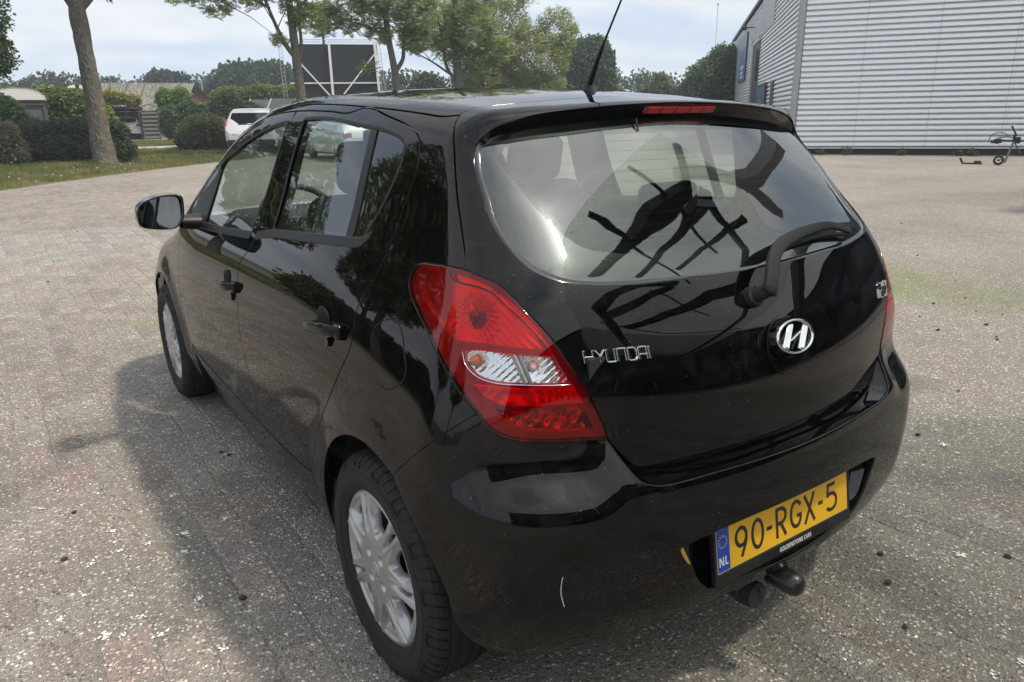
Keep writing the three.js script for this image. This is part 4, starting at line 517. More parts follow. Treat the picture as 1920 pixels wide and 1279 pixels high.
const parkTone = (x, z) => { // dust, damp, moss and old stains, in patches
  const p = fbm(x * .35, z * .35, 3, 5), q = fbm(x * 1.4 + 5, z * 1.4, 8, 4), w = fbm(x * .13, z * .6, 1, 4); let t = 1 + .30 * p + .22 * q + .16 * w;
  let c = [t * 1.0, t * (.985 + .01 * q), t * (.965 - .03 * p)];
  const moss = sstep(.05, .42, fbm(x * .8 + 40, z * .8, 2, 4) + .55 * Math.exp(-(((x - 4.9) / 1.1) ** 2 + ((z + .9) / .8) ** 2)) + .35 * Math.exp(-(((x - 4.2) / 1.6) ** 2 + ((z + 2.3) / .35) ** 2)) - .12); c = [c[0] * (1 - .22 * moss), c[1] * (1 - .06 * moss), c[2] * (1 - .42 * moss)];
  const pk = sstep(.12, .3, fbm(x * 3 + 70, z * 3, 5, 3)); return [c[0] * (1 + .03 * pk), c[1] * (1 - .05 * pk), c[2] * (1 - .0 * pk)];
};
const grassTone = (x, z) => { const p = fbm(x * .5, z * .5, 3, 4), q = sstep(-.1, .35, fbm(x * .8 + 9, z * .8, 6, 4)); const g = [.085, .095, .035], d = [.21, .175, .085]; return g.map((v, k) => (v + (d[k] - v) * q * .75) * (1 + .5 * p)); };
{
  const soil = tex(256, 256, (() => { const a = lattice(64, 3), b = lattice(17, 4); return (u, v) => { const t = .7 + .35 * a(u, v) + .25 * b(u, v); return [t, t, t].map(x => x * .75); }; })(), { data: true });
  const xs = t => Math.sign(t - .5) * (Math.pow(Math.abs(t - .5) * 2, 2.2)) * 420 + 10;
  tag(mesh('ground', sheet(160, 160, (i, j) => [xs(i), Math.sign(j - .55) * Math.pow(Math.abs(j - .55) / .55, 2.2) * 420 - 14, -.03], 3, grassTone), std([1, 1, 1], .95, { map: soil, vertexColors: true })), null, null, null, 'structure');
}
const park = tag(mesh('car_park', sheet(260, 240, (i, j) => { const x = -46 + 100 * i, a = edgeZ(x); const t = Math.pow(j, .8); return [x, a + (26 - a) * t, 0]; }, GM, parkTone), gritMat), null, null, null, 'structure');
{ // worn brick paving, its joints filled level with grit
  const vari = []; for (let k = 0; k < 6; k++) { const g = new RoundedBoxGeometry(.125, .03, .213, 2, .007), u = g.attributes.uv, p = g.attributes.position, ox = rand(), oy = rand(); for (let i = 0; i < u.count; i++) u.setXY(i, p.getX(i) / GM + ox, -p.getZ(i) / GM + oy); vari.push(g); }
  const mats = [1.12, 1.24, 1.36].map(t => std([t, t * .985, t * .955], .93, { map: gritMap, bumpMap: gritBump, bumpScale: .0075 })), inst = vari.map(() => []);
  let n = 0; for (let r = 0; r < 128; r++) for (let q = 0; q < 228; q++) {
    const z = 2.2 - r * .22 - (q % 2) * .11, x = -8 + q * .132; if (z < edgeZ(x) + .3) continue; if (x > -.7 && x < .7 && z > -3 && z < .5) continue;
    const h = .0028 + .0050 * fbm(x * 1.1, z * .9, 7, 3) + rand(-.0014, .0014) - .009 * sstep(.8, 3, x); const tilt = [rand(-.012, .012), rand(-.02, .02), rand(-.012, .012)], k = Math.floor(rand(6));
    if (x > -3.1 && x < .15 && z < -7.4 && z > -10.3 && n < 300) { const o = mesh('paver', vari[k], mats[Math.floor(rand(3))], park); o.position.set(x, gy(z) + h - .015, z); o.rotation.set(...tilt); o.name = n ? 'paver_' + String(n).padStart(3, '0') : 'paver'; n++; }
    else if (h > -.004) inst[k].push([x, gy(z) + h - .015, z, ...tilt]);
  }
  const d = new THREE.Object3D(); inst.forEach((L, k) => { const im = new THREE.InstancedMesh(vari[k], std([1.28, 1.23, 1.165], .93, { map: gritMap, bumpMap: gritBump, bumpScale: .014 }), L.length); L.forEach(([x, y, z, a, b, c], i) => { d.position.set(x, y, z); d.rotation.set(a, b, c); d.updateMatrix(); im.setMatrixAt(i, d.matrix); const pt = parkTone(x, z), t = rand(.86, 1.12), w = rand(-.02, .04) + (rand() < .1 ? .05 : 0); im.setColorAt(i, new THREE.Color().setRGB(t * (1 + w) * pt[0], t * pt[1], t * (1 - .3 * w) * pt[2])); }); im.name = 'paver_field'; im.castShadow = im.receiveShadow = true; im.userData.kind = 'stuff'; park.add(im); });
}
// gravel paths and the lane beyond the verge
const pathMat = std([.42, .38, .33], .95, { bumpMap: gritBump, bumpScale: .01 });
tag(mesh('path', sheet(60, 6, (i, j) => { const x = -14 + 34 * i, z0 = -34.2 - .12 * x; return [x, z0 - 3.0 * j + .2 * noise.noise(x, j * 3, 1), -.012]; }, GM), pathMat), null, null, null, 'structure');
tag(mesh('lane', sheet(60, 6, (i, j) => { const x = -20 + 50 * i; return [x, -45.5 - 4.2 * j + .2 * noise.noise(x, j * 2, 5), -.010]; }, GM), std([.40, .38, .35], .95)), null, null, null, 'structure');
function litter(name, geo, list, m, label, cat, group) { list.forEach((p, i) => { const o = mesh(name, geo[i % geo.length], m); tag(o, label, cat, group); o.position.set(p[0], gy(p[1]) + .005, p[1]); o.rotation.y = rand(6.28); o.scale.setScalar((p[2] || 1) * (name === 'pebble' ? .42 : .42)); }); }
{ // bird droppings and dark pebbles
  const splat = k => { const pos = [], idx = [], c = []; for (let b = 0; b < 7; b++) { const cx = b ? rand(-.05, .05) : 0, cz = b ? rand(-.035, .035) : 0, r = b ? rand(.004, .013) : rand(.012, .02), o = pos.length / 3; pos.push(cx, .004, cz); for (let i = 0; i < 9; i++) { const a = i / 9 * 6.283, q = r * rand(.5, 1.3); pos.push(cx + q * Math.cos(a) * 1.5, .0012, cz + q * Math.sin(a) * .8); idx.push(o, o + 1 + (i + 1) % 9, o + 1 + i); } } const g = new THREE.BufferGeometry(); g.setAttribute('position', new THREE.Float32BufferAttribute(pos, 3)); g.setIndex(idx); g.computeVertexNormals(); return g; };
  const stone = k => { const g = new THREE.IcosahedronGeometry(.02, 1), p = g.attributes.position; for (let i = 0; i < p.count; i++) { const q = 1 + .35 * noise.noise(p.getX(i) * 60 + k * 9, p.getY(i) * 60, p.getZ(i) * 60); p.setXYZ(i, p.getX(i) * q * 1.25, p.getY(i) * q * .6 + .006, p.getZ(i) * q); } g.computeVertexNormals(); return g; };
  litter('bird_dropping', [0, 1, 2, 3].map(splat), DROPS, std([.80, .80, .77], .9), 'small white bird dropping splashed on the gritty paving', 'bird dropping', 'white bird droppings on the paving');
  litter('pebble', [0, 1, 2, 3].map(stone), PEBBLES, std([.035, .035, .038], .8), 'dark pebble lying loose on the gritty paving', 'pebble', 'dark pebbles on the paving');
}
// ---------- trees, shrubs, grass ----------
const leafG = (kind, s) => { // a small spray of leaves; normals of the blades are their own
  const pos = [], idx = []; const leaf = (o, d, n, L, w) => { const e = V().crossVectors(d, n).normalize(), b = pos.length / 3, m = o.clone().addScaledVector(d, L * .45), t = o.clone().addScaledVector(d, L).addScaledVector(n, -L * .12); for (const p of [o, m.clone().addScaledVector(e, w), t, m.clone().addScaledVector(e, -w)]) pos.push(p.x, p.y, p.z); idx.push(b, b + 1, b + 2, b, b + 2, b + 3); };
  if (kind === 'ash') for (let k = 0; k < 3; k++) { const a = k * 2.1 + rand(.6), d = V(Math.cos(a), rand(-.35, .2), Math.sin(a)).normalize(), n = V(rand(-.3, .3), 1, rand(-.3, .3)).normalize(), e = V().crossVectors(d, n).normalize(); for (let i = 0; i < 4; i++) for (const q of [-1, 1]) leaf(d.clone().multiplyScalar(s * (.25 + i * .22)), d.clone().multiplyScalar(.55).addScaledVector(e, q).addScaledVector(n, -.15).normalize(), n, s * .5, s * .11); leaf(d.clone().multiplyScalar(s), d, n, s * .5, s * .11); }
  else for (let k = 0; k < 9; k++) { const o = V(rand(-1, 1), rand(-1, 1), rand(-1, 1)).multiplyScalar(s * .6), d = V(rand(-1, 1), rand(-.7, .8), rand(-1, 1)).normalize(), n = V(rand(-.7, .7), 1, rand(-.7, .7)).normalize(); leaf(o, d, n, s * .62, s * (kind === 'narrow' ? .10 : .21)); }
  const g = new THREE.BufferGeometry(); g.setAttribute('position', new THREE.Float32BufferAttribute(pos, 3)); g.setIndex(idx); g.computeVertexNormals(); return g;
};
const leafM = {}; const leafMat = c => leafM[c] || (leafM[c] = phys(c.split(',').map(Number), .92, { transmission: .5, thickness: 0, specularIntensity: .35 }));
const bark = (() => { const a = lattice(40, 21), b = lattice(12, 22), t = tex(256, 512, (u, v) => { const h = a(u * 1.0, v * .25) * .6 + b(u, v) * .4; const g = .055 + .10 * h; return [g * 1.08, g, g * .82]; }), bp = tex(256, 512, (u, v) => a(u, v * .25) * .7 + b(u, v * 1) * .3, { data: true }); t.repeat.set(2, 3); bp.repeat.set(2, 3); return std([1, 1, 1], .95, { map: t, bumpMap: bp, bumpScale: .03 }); })();
function stem(P, R, n = 10, wob = 0) { // tapering limb along points P with radii R
  const c = new THREE.CatmullRomCurve3(P), rows = [], K = Math.max(6, P.length * 5), nor = V(.3, .1, 1).normalize(); for (let i = 0; i <= K; i++) { const t = i / K, p = c.getPoint(t), d = c.getTangent(t), e = V().crossVectors(d, nor).normalize(), f = V().crossVectors(e, d), q = t * (R.length - 1), k = Math.min(R.length - 2, Math.floor(q)), r = R[k] + (R[k + 1] - R[k]) * (q - k); rows.push([...Array(n)].map((_, j) => { const a = j / n * 6.283, rr = r * (1 + wob * noise.noise(p.x * 3 + Math.cos(a) * 1.5, p.y * 2.2, Math.sin(a) * 1.5)); return [p.x + (e.x * Math.cos(a) + f.x * Math.sin(a)) * rr, p.y + (e.y * Math.cos(a) + f.y * Math.sin(a)) * rr, p.z + (e.z * Math.cos(a) + f.z * Math.sin(a)) * rr]; })); }
  const m = rows[0].length, pos = [], uv = [], idx = []; rows.forEach((r, i) => { for (let j = 0; j <= m; j++) { pos.push(...r[j % m]); uv.push(j / m, i / K * c.getLength() * .4); } }); for (let i = 0; i < K; i++) for (let j = 0; j < m; j++) { const a = i * (m + 1) + j; idx.push(a, a + m + 1, a + 1, a + 1, a + m + 1, a + m + 2); } const g = new THREE.BufferGeometry(); g.setAttribute('position', new THREE.Float32BufferAttribute(pos, 3)); g.setAttribute('uv', new THREE.Float32BufferAttribute(uv, 2)); g.setIndex(idx); g.computeVertexNormals(); return g;
}
function crown(parent, blobs, n, geo, color, o = {}) { // blobs: [x, y, z, rx, ry, rz, share]
  const tot = blobs.reduce((s, b) => s + (b[6] || 1), 0), d = new THREE.Object3D(), list = [], thr = o.thr ?? -.08, fr = o.freq ?? 1.6, ph = rand(100); let tries = 0;
  while (list.length < n && tries++ < n * 12) { let q = rand(tot), b; for (b of blobs) { q -= b[6] || 1; if (q <= 0) break; } const u = V(rand(-1, 1), rand(-1, 1), rand(-1, 1)), l = u.length(); if (l > 1 || l < .05) continue; const r = Math.pow(l, o.shell ?? .55) / l; u.multiplyScalar(r); const x = b[0] + u.x * b[3], y = b[1] + u.y * b[4], z = b[2] + u.z * b[5]; if (y < (o.floor ?? -1e9)) continue; if (fbm(x * fr + ph, y * fr, z * fr, 3) < thr) continue; list.push([x, y, z, u]); }
  const im = new THREE.InstancedMesh(geo, leafMat(color), list.length), col = new THREE.Color();
  list.forEach(([x, y, z], i) => { d.position.set(x, y, z); d.rotation.set(rand(-.6, .6), rand(6.28), rand(-.6, .6)); d.scale.setScalar(rand(.7, 1.25)); d.updateMatrix(); im.setMatrixAt(i, d.matrix); const t = rand(.7, 1.3) * (1 + .35 * fbm(x * .9 + ph, y * .9, z * .9, 2)), w = rand(-.12, .16) + (o.tint || 0); col.setRGB(t * (1 + w), t, t * (1 - w)); im.setColorAt(i, col); });
  im.name = o.name || 'crown'; im.castShadow = im.receiveShadow = true; im.userData.kind = 'stuff'; parent.add(im); return list;
}
const face = (x, z) => Math.atan2(-1.49 - x, 1.57 - z);
function plant(name, label, cat, x, z, group, turn) { const t = thing(name, label, cat, [x, gy(z), z], turn ?? face(x, z), group); return t; }
const G_ASH = leafG('ash', .19), G_ASH2 = leafG('ash', .30), G_BUSH = leafG('oval', .16), G_HEDGE = leafG('oval', .24), G_FAR = leafG('oval', .75), G_WIL = leafG('narrow', .30), G_MID = leafG('oval', .42);
const mossyBark = () => { const m = bark.clone(); m.vertexColors = true; return m; };
// the stout street tree at the left, its crown above the frame
{
  const t = plant('street_tree', 'stout leaning tree trunk with mossy bark forking near the top, on the grass verge', 'tree', 1.9, -25.3);
  const tr = mesh('trunk', [stem([V(-.22, -.15, 0), V(-.23, .15, 0), V(-.25, .8, 0), V(-.25, 1.65, 0), V(-.26, 2.5, 0), V(-.28, 3.3, 0), V(-.30, 4.15, 0), V(-.30, 4.6, 0)], [.46, .37, .30, .265, .25, .235, .245, .22], 22, .20), stem([V(-0.30, 4.45, 0), V(-0.62, 5.00, .1), V(-1.20, 5.75, .2), V(-1.60, 6.85, .2)], [.17, .14, .12, .08], 12, .12), stem([V(-0.28, 4.45, 0), V(-0.27, 5.25, -.1), V(-0.20, 6.45, -.1), V(-0.10, 7.65, 0)], [.22, .19, .15, .10], 12, .12), stem([V(-0.20, 4.55, 0), V(0.12, 4.85, .05), V(0.50, 5.35, .1), V(1.10, 6.25, .0), V(1.60, 7.25, 0)], [.16, .13, .11, .09, .06], 12, .12), stem([V(-1.20, 5.75, .2), V(-1.90, 6.15, .5), V(-2.60, 7.05, 1)], [.07, .06, .03], 8), stem([V(-0.20, 6.45, -.1), V(0.60, 7.25, .8), V(1.00, 8.25, 1.2)], [.09, .07, .04], 8)], mossyBark(), t); { const g = tr.geometry, p = g.attributes.position, c = new Float32Array(p.count * 3); for (let k = 0; k < p.count; k++) { const x = p.getX(k), y = p.getY(k), z = p.getZ(k), m = sstep(.02, .22, fbm(x * 5, y * 2.2, z * 5, 4) + (x + .12) * .55 - .05) * (y < 2.4 + fbm(x * 3, 1, z * 3, 2) ? 1 : .15); c.set([1 + .5 * m, 1 + .25 * m, 1 - .45 * m], k * 3); } g.setAttribute('color', new THREE.BufferAttribute(c, 3)); }
  const moss = leafMat('0.162,0.142,0.038');
  crown(t, [[.2, 8.6, 0, 2.6, 1.9, 2.4, 3], [-1.5, 7.9, .6, 1.4, 1.1, 1.3, 1], [1.9, 8.1, .3, 1.4, 1.1, 1.3, 1]], 3200, G_ASH, '0.114,0.156,0.046', { thr: -.02, floor: 6.3 });
  crown(t, [[.6, 4.75, .12, .1, .06, .08, 1]], 5, leafG('oval', .1), '0.057,0.067,0.023', { name: 'sprig', thr: -1 });
}
// leaves hanging in from a tree beyond the left edge
{ const t = plant('broadleaf_tree', 'dark broad-leaved tree reaching in at the upper left edge of the view', 'tree', -2.1, -23.2); mesh('trunk', stem([V(0, -.1, 0), V(.05, 1.6, 0), V(0, 3.2, 0)], [.2, .16, .1], 10, .1), bark, t); crown(t, [[.35, 4.0, 0, 1.55, 1.25, 1.3, 3], [.9, 3.0, .1, .95, .6, .8, 1.2], [-1, 3.6, 0, 1.6, 1.4, 1.4, 2], [.3, 5.4, 0, 1.6, 1.2, 1.3, 2]], 4200, G_BUSH, '0.076,0.122,0.038', { thr: -.12, freq: 2.2 }); }
// the row of slender ash trees along the car park
const ash = (x, z, label, P, limbs, blobs, n, col, o = {}) => { const t = plant('ash_tree', label, 'tree', x, z, 'ash trees along the car park'); mesh('trunk', [stem(P.map(p => V(...p)), P.map((p, i) => o.r0 * (1 - .62 * i / (P.length - 1)) * (i ? 1 : 1.25)), 14, .12), ...limbs.map(L => stem(L.slice(0, -1).map(p => V(...p)), [L[L.length - 1], L[L.length - 1] * .62, L[L.length - 1] * .3], 8, .05))], bark, t); const pts = crown(t, blobs, n, o.geo || G_ASH, col, { thr: o.thr ?? .03, freq: o.freq ?? 2.6, shell: .62, tint: o.tint }); const tw = []; for (let k = 0; k < (o.twigs ?? 34); k++) { const p = pts[Math.floor(rand(pts.length))], L = limbs[Math.floor(rand(limbs.length))], q = L[Math.floor(rand(1, L.length - 1))]; if (!p) continue; const a = V(...q), b = V(p[0], p[1], p[2]); if (a.distanceTo(b) < 2.4) tw.push(rod(a, a.clone().lerp(b, .5).add(V(0, .12, 0)), .022, .013, 5), rod(a.clone().lerp(b, .5).add(V(0, .12, 0)), b, .013, .006, 5)); } if (tw.length) mesh('twigs', tw, bark, t).userData.kind = 'stuff'; return t; };
ash(8.66, -26.7, 'nearest ash tree with a straight grey trunk in front of the black board', [[0, -.1, 0], [0, 1.6, 0], [-.06, 3.2, 0], [-.10, 4.6, 0], [-.16, 6.4, 0], [-.1, 8.2, 0]], [[[-.05, 3.35, 0], [-.35, 3.75, .1], [-.62, 4.35, .1], [-.95, 5.3, .2], [-1.35, 6.4, .3], .11], [[.04, 3.3, 0], [.16, 3.9, 0], [.16, 5.2, 0], [.5, 6.6, 0], .085], [[.14, 5.0, 0], [.5, 5.35, .1], [.95, 5.7, .1], .05], [[-.8, 5.0, .2], [-1.7, 5.4, .4], [-2.4, 5.15, .5], .05], [[-1.1, 5.8, .2], [-2.2, 6.0, .3], [-3.3, 5.6, .4], .045], [[-.12, 5.4, 0], [-.7, 6.2, -.4], [-1.2, 7, -.6], .06]], [[-1.6, 5.5, .3, 1.1, .5, .9, .8], [-2.7, 5.0, .5, .6, .4, .5, .4], [-3.6, 5.5, .4, .7, .4, .6, .45], [-.9, 5.9, .2, 1.2, .6, .9, 1.2], [.1, 5.3, .1, .6, .7, .6, .7], [-.5, 7.5, 0, 2.4, 1.0, 2, 1.0], [1.5, 6.6, .1, 1.2, .7, 1, .8], [-.7, 4.0, .2, .3, .2, .3, .14], [.45, 4.75, 0, .7, .5, .6, .5], [-1.9, 6.6, .2, 1.3, .6, 1, 1]], 1250, '0.250,0.318,0.110', { r0: .21, tint: .06 });
ash(12.9, -27.3, 'second ash tree whose trunk splits low, just right of the black board', [[.06, -.1, 0], [.04, 1.3, 0], [-.04, 2.9, 0], [-.22, 4.2, 0], [-.28, 5.6, 0], [-.2, 7.6, 0]], [[[-.02, 3.0, 0], [.30, 3.5, 0], [.36, 4.3, 0], [.7, 5.6, 0], [1, 6.8, 0], .10], [[-.2, 4.1, 0], [-.8, 4.6, .1], [-1.8, 4.9, .2], [-2.6, 5.3, .2], .06], [[-.25, 5, 0], [-.9, 5.8, .2], [-1.3, 6.8, .3], .06], [[.4, 4.6, 0], [1.1, 5.2, 0], [1.7, 6, 0], .06], [[-.26, 5.4, 0], [.2, 6.2, -.3], [.5, 7.2, -.4], .06]], [[-1.6, 5.3, .2, 1.4, .9, 1, 1.9], [-2.5, 4.9, .2, 1.0, .6, .7, .9], [-.4, 5.7, 0, 1.2, 1, 1, 1.7], [.9, 5.4, 0, 1.1, 1, .9, 1.5], [0, 7.5, 0, 2.2, 1.0, 1.8, 1.0], [-.6, 4.4, .1, .5, .35, .4, .35], [.8, 4.2, 0, .6, .4, .5, .5], [-1.1, 3.2, .2, .3, .25, .3, .12]], 1500, '0.227,0.296,0.120', { r0: .19 });
ash(17.1, -29.4, 'third ash tree with several stems spreading from a short trunk', [[0, -.1, 0], [0, 1.6, 0], [-.02, 3.0, 0], [-.1, 4.4, 0], [-.05, 6.0, 0], [.1, 7.6, 0]], [[[-.02, 2.7, 0], [-.5, 3.3, .1], [-.7, 4.6, .1], [-1, 6.2, .2], .10], [[.03, 2.8, 0], [.6, 3.6, 0], [1.2, 4.4, 0], [1.7, 5.6, 0], .10], [[-.3, 3.0, .1], [-1.2, 3.6, .2], [-2.2, 4.1, .3], .06], [[0, 3.6, 0], [.3, 4.6, .2], [.4, 5.8, .3], .07], [[-.6, 4, .1], [-1.5, 5, 0], [-2, 5.8, 0], .06]], [[-1.3, 5.2, .1, 1.5, 1.2, 1.2, 2.2], [.6, 5.0, 0, 1.3, 1.1, 1.1, 2], [-.2, 7.3, 0, 2.2, 1.0, 1.8, 1.0], [-1.9, 4.5, .2, .9, .5, .7, .8], [1.6, 4.2, 0, .8, .8, .7, .9], [.1, 3.9, .1, .7, .5, .5, .5], [1.3, 3.1, .1, .5, .5, .4, .4]], 1900, '0.242,0.311,0.110', { r0: .26, tint: .05 });
ash(22.4, -34.8, 'fourth and leafiest tree, a broad yellow-green mass behind the aerial', [[-.6, -.1, 0], [-.6, 2, 0], [-.5, 4, 0], [-.3, 6, 0], [0, 8, 0]], [[[-.6, 1.8, 0], [.4, 3, 0], [1.6, 4.4, 0], .12], [[-.5, 3, 0], [-1.6, 4.4, 0], [-2, 6, 0], .1], [[1.5, 0, 0], [1.6, 2, 0], [2, 5, 0], .1]], [[-.5, 5.4, 0, 2.9, 2.2, 2.2, 5], [2.2, 4.2, .2, 2.2, 1.6, 1.8, 4], [.2, 7.6, 0, 2.6, 1.1, 2, 1.5], [-.2, 3.0, .3, 2.1, 1.1, 1.4, 2.5], [2.9, 2.6, .4, 1.4, .8, 1.1, 1.2], [3.6, 5.4, 0, 1.2, 1.3, 1, 1.2]], 5600, '0.276,0.338,0.138', { r0: .28, thr: .02, freq: 2.2, geo: G_WIL, tint: .08, twigs: 10 });
// trees and hedge beyond the left edge of the view, seen in the side windows and rear quarter
[[-9.5, -12.5], [-15, -8.5], [-13, -19], [-18, -2.5], [-7, -24]].forEach(([x, z], k) => ash(x, z, ['ash tree beyond the left edge mirrored in the rear quarter', 'ash tree left of the car park second from the front', 'ash tree left of the car park third from the front', 'ash tree nearest the photographer on the left', 'ash tree at the far left corner of the car park'][k], [[0, -.1, 0], [0, 1.6, 0], [-.05, 3.0, 0], [0, 5, 0], [0, 7, 0]], [[[0, 2.8, 0], [.7, 3.8, .2], [1.4, 5, .3], .1], [[0, 3, 0], [-.8, 4, .1], [-1.5, 5.2, .2], .1], [[0, 3.5, 0], [.1, 5, -.6], [.2, 6, -1], .08]], [[-1.2, 5.2, 0, 1.6, 1.3, 1.5, 2], [1.2, 5, .2, 1.6, 1.3, 1.5, 2], [0, 6.6, 0, 2, 1.3, 1.8, 2], [0, 4, .5, 1.4, .7, 1.2, 1]], 2400, '0.14,0.19,0.045', { r0: .2, twigs: 12 }));
// darker trees and shrubs behind, left to right
const shrub = (name, label, cat, x, z, blobs, n, geo, col, o = {}) => { const t = plant(name, label, cat, x, z, o.group); const sp = [...Array(5)].map((_, i) => { const b = blobs[i % blobs.length]; return stem([V(b[0] * .3, -.1, b[2] * .3), V(b[0] * .7, b[1] * .45, b[2] * .7), V(b[0] + rand(-.3, .3) * b[3], b[1] + b[4] * .3, b[2])], [o.r || .05, (o.r || .05) * .6, .01], 6); }); mesh(o.trunk || 'stem', sp, bark, t); crown(t, blobs, n, geo, col, { thr: o.thr ?? -.16, freq: o.freq ?? 2, shell: o.shell ?? .5, floor: o.floor ?? 0, tint: o.tint }); return t; };
shrub('bushy_tree', 'small grey-green tree in the gap between the second and third ash trees', 'tree', 27.6, -51, [[-.3, 3.0, 0, 1.2, 1.1, 1, 2], [.7, 2.4, 0, .9, .7, .8, 1], [0, 1.2, 0, 1, 1, 1, 1]], 900, G_MID, '0.083,0.114,0.056', { r: .12, trunk: 'trunk', thr: -.05 });
shrub('poplar_tree', 'tall dark round-topped tree standing behind the aerial', 'tree', 37.6, -44.6, [[0, 4.6, 0, 2.0, 2.0, 1.7, 3], [-.6, 3.0, 0, 1.9, 1.6, 1.6, 2], [1.0, 3.2, 0, 1.3, 1.4, 1.2, 1.5], [.3, 1.4, 0, 2, 1.4, 1.6, 2], [.9, 5.6, 0, .8, 1.1, .8, .8]], 3000, G_MID, '0.104,0.146,0.073', { r: .22, trunk: 'trunk', thr: -.1 });
const PXB = [[1168, 38.8, -42.6, 1.5, 2.5], [1200, 39.8, -42, 1.3, 2.2], [1240, 42.6, -41.8, 1.55, 3.4], [1282, 44, -40.2, .9, 2.2]];
PXB.forEach(([u, x, z, r, h], k) => shrub('hawthorn_shrub', ['low yellow-green shrub beside the dark post left of centre', 'small pointed shrub second along the hedge line', 'bushy pale green shrub with a whip-like top, third along the hedge line', 'thin open shrub just left of the tall shrub by the metal building'][k], 'shrub', x, z, [[0, h * .62, 0, r * .8, h * .42, r * .8, 2], [-.3 * r, h * .35, 0, r, h * .38, r, 2], [.45 * r, h * .4, 0, r * .7, h * .38, r * .7, 1.5], [.1, h * .95, 0, r * .25, h * .2, r * .25, .4]], k === 3 ? 450 : 1300, G_MID, k < 2 ? '0.153,0.184,0.048' : '0.127,0.170,0.056', { r: .07, thr: k === 3 ? .08 : -.14, group: 'shrubs in the hedge line before the metal building' }));
shrub('elder_tree', 'tall leafy green shrub at the far corner of the metal building', 'shrub', 44.6, -38.2, [[0, 3.3, 0, 1.9, 1.8, 1.5, 3], [-1.0, 2.2, .2, 1.7, 1.5, 1.4, 2.5], [.7, 4.6, 0, 1.2, 1.2, 1, 1.5], [1.0, 1.8, 0, 1.4, 1.8, 1.4, 2], [-1.9, 1.4, 0, 1.2, 1, 1, 1.2]], 3000, G_MID, '0.120,0.178,0.064', { r: .12, trunk: 'trunk', thr: -.1 });
shrub('round_tree', 'small round dark tree crown on the horizon, left of the brick gable', 'tree', 16.9, -91.7, [[0, 4.4, 0, 2.0, 1.05, 1.6, 3], [-.8, 4.0, 0, 1.2, .8, 1.1, 1], [.9, 4.0, 0, 1.1, .8, 1.1, 1], [0, 2.6, 0, 1.2, 1.8, 1.2, 1]], 1300, G_FAR, '0.066,0.097,0.053', { r: .3, trunk: 'trunk', thr: -.12, freq: 1 });
shrub('oak_tree', 'broad dark tree with a flat domed crown far behind the roofs', 'tree', 25.6, -89.5, [[-.6, 4.5, 0, 3.9, 2.0, 3, 4], [2.4, 4.7, 0, 2.4, 1.9, 2.4, 2.2], [-2.8, 3.7, 0, 2.0, 1.6, 2, 1.6], [3.5, 3.6, 0, 1.4, 1.6, 1.5, 1], [0, 3.0, 0, 4.2, 1.1, 3, 2]], 4200, G_FAR, '0.066,0.100,0.053', { r: .4, trunk: 'trunk', thr: -.13, freq: .9 });
{ const P = []; for (let k = 0; k < 46; k++) { const x = -22 + k * 1.7 + rand(-.6, .6); P.push([x - 12, 3.8 + 1.0 * noise.noise(k * .45, 3, 1) + rand(-.3, .5), rand(-4, 4), rand(1.3, 2.2), rand(1.6, 2.6), 1.6, 1]); } const t = thing('tree_belt', 'distant belt of trees along the horizon behind the roofs', 'trees', [12.3, gy(-118), -118], 0); delete t.userData.category; t.userData = { kind: 'stuff', label: 'distant belt of trees along the horizon behind the roofs', category: 'trees' }; crown(t, P, 4200, G_FAR, '0.065,0.095,0.049', { thr: -.2, freq: .8, floor: 0 }); const Q = []; for (let k = 0; k < 40; k++) Q.push([20 + k * 2.6, 2.8 + rand(-.5, .8), 38 + rand(-3, 3) + k * .7, rand(1.8, 2.6), rand(1.8, 2.8), 1.8, 1]); crown(t, Q, 3400, G_FAR, '0.068,0.099,0.049', { thr: -.2, freq: .8, floor: 0 }); }
shrub('dark_shrub', 'dark olive shrub left of the trunk, under the grey roller door', 'shrub', .75, -27.6, [[-.55, .62, 0, .95, .62, .8, 2], [.6, .66, 0, 1.0, .62, .8, 2], [0, .42, .3, 1.5, .45, .8, 2], [.1, .95, 0, .6, .28, .5, .5]], 4600, G_BUSH, '0.082,0.100,0.049', { thr: -.25, group: 'dark shrubs on the verge around the trunk' });
shrub('dark_shrub', 'small dark shrub tucked against the right side of the trunk', 'shrub', 2.30, -26.4, [[0, .68, 0, .30, .55, .3, 2], [.06, .35, .1, .33, .35, .3, 1]], 1100, G_BUSH, '0.095,0.128,0.054', { thr: -.2, group: 'dark shrubs on the verge around the trunk' });
shrub('dark_shrub', 'dark shrub directly behind the stout trunk', 'shrub', 1.5, -28.4, [[0, .62, 0, .6, .6, .6, 2]], 1000, G_BUSH, '0.090,0.112,0.053', { thr: -.2, group: 'dark shrubs on the verge around the trunk' });
shrub('twiggy_shrub', 'pale twiggy half-bare shrub at the left edge of the verge', 'shrub', -.95, -26.6, [[-.1, .75, 0, .65, .8, .6, 1.5], [.15, .4, .1, .55, .45, .5, 1]], 800, G_BUSH, '0.251,0.236,0.147', { thr: -.02, r: .03 });
shrub('leafy_shrub', 'bright green leafy shrub at the left edge in front of the roller door', 'shrub', -.35, -29.6, [[-.45, 1.3, 0, .75, .75, .6, 2], [.3, .85, .1, .5, .5, .5, 1.0], [-.2, .6, 0, 1, .7, .7, 1]], 2400, G_HEDGE, '0.164,0.244,0.072', { thr: -.2 });
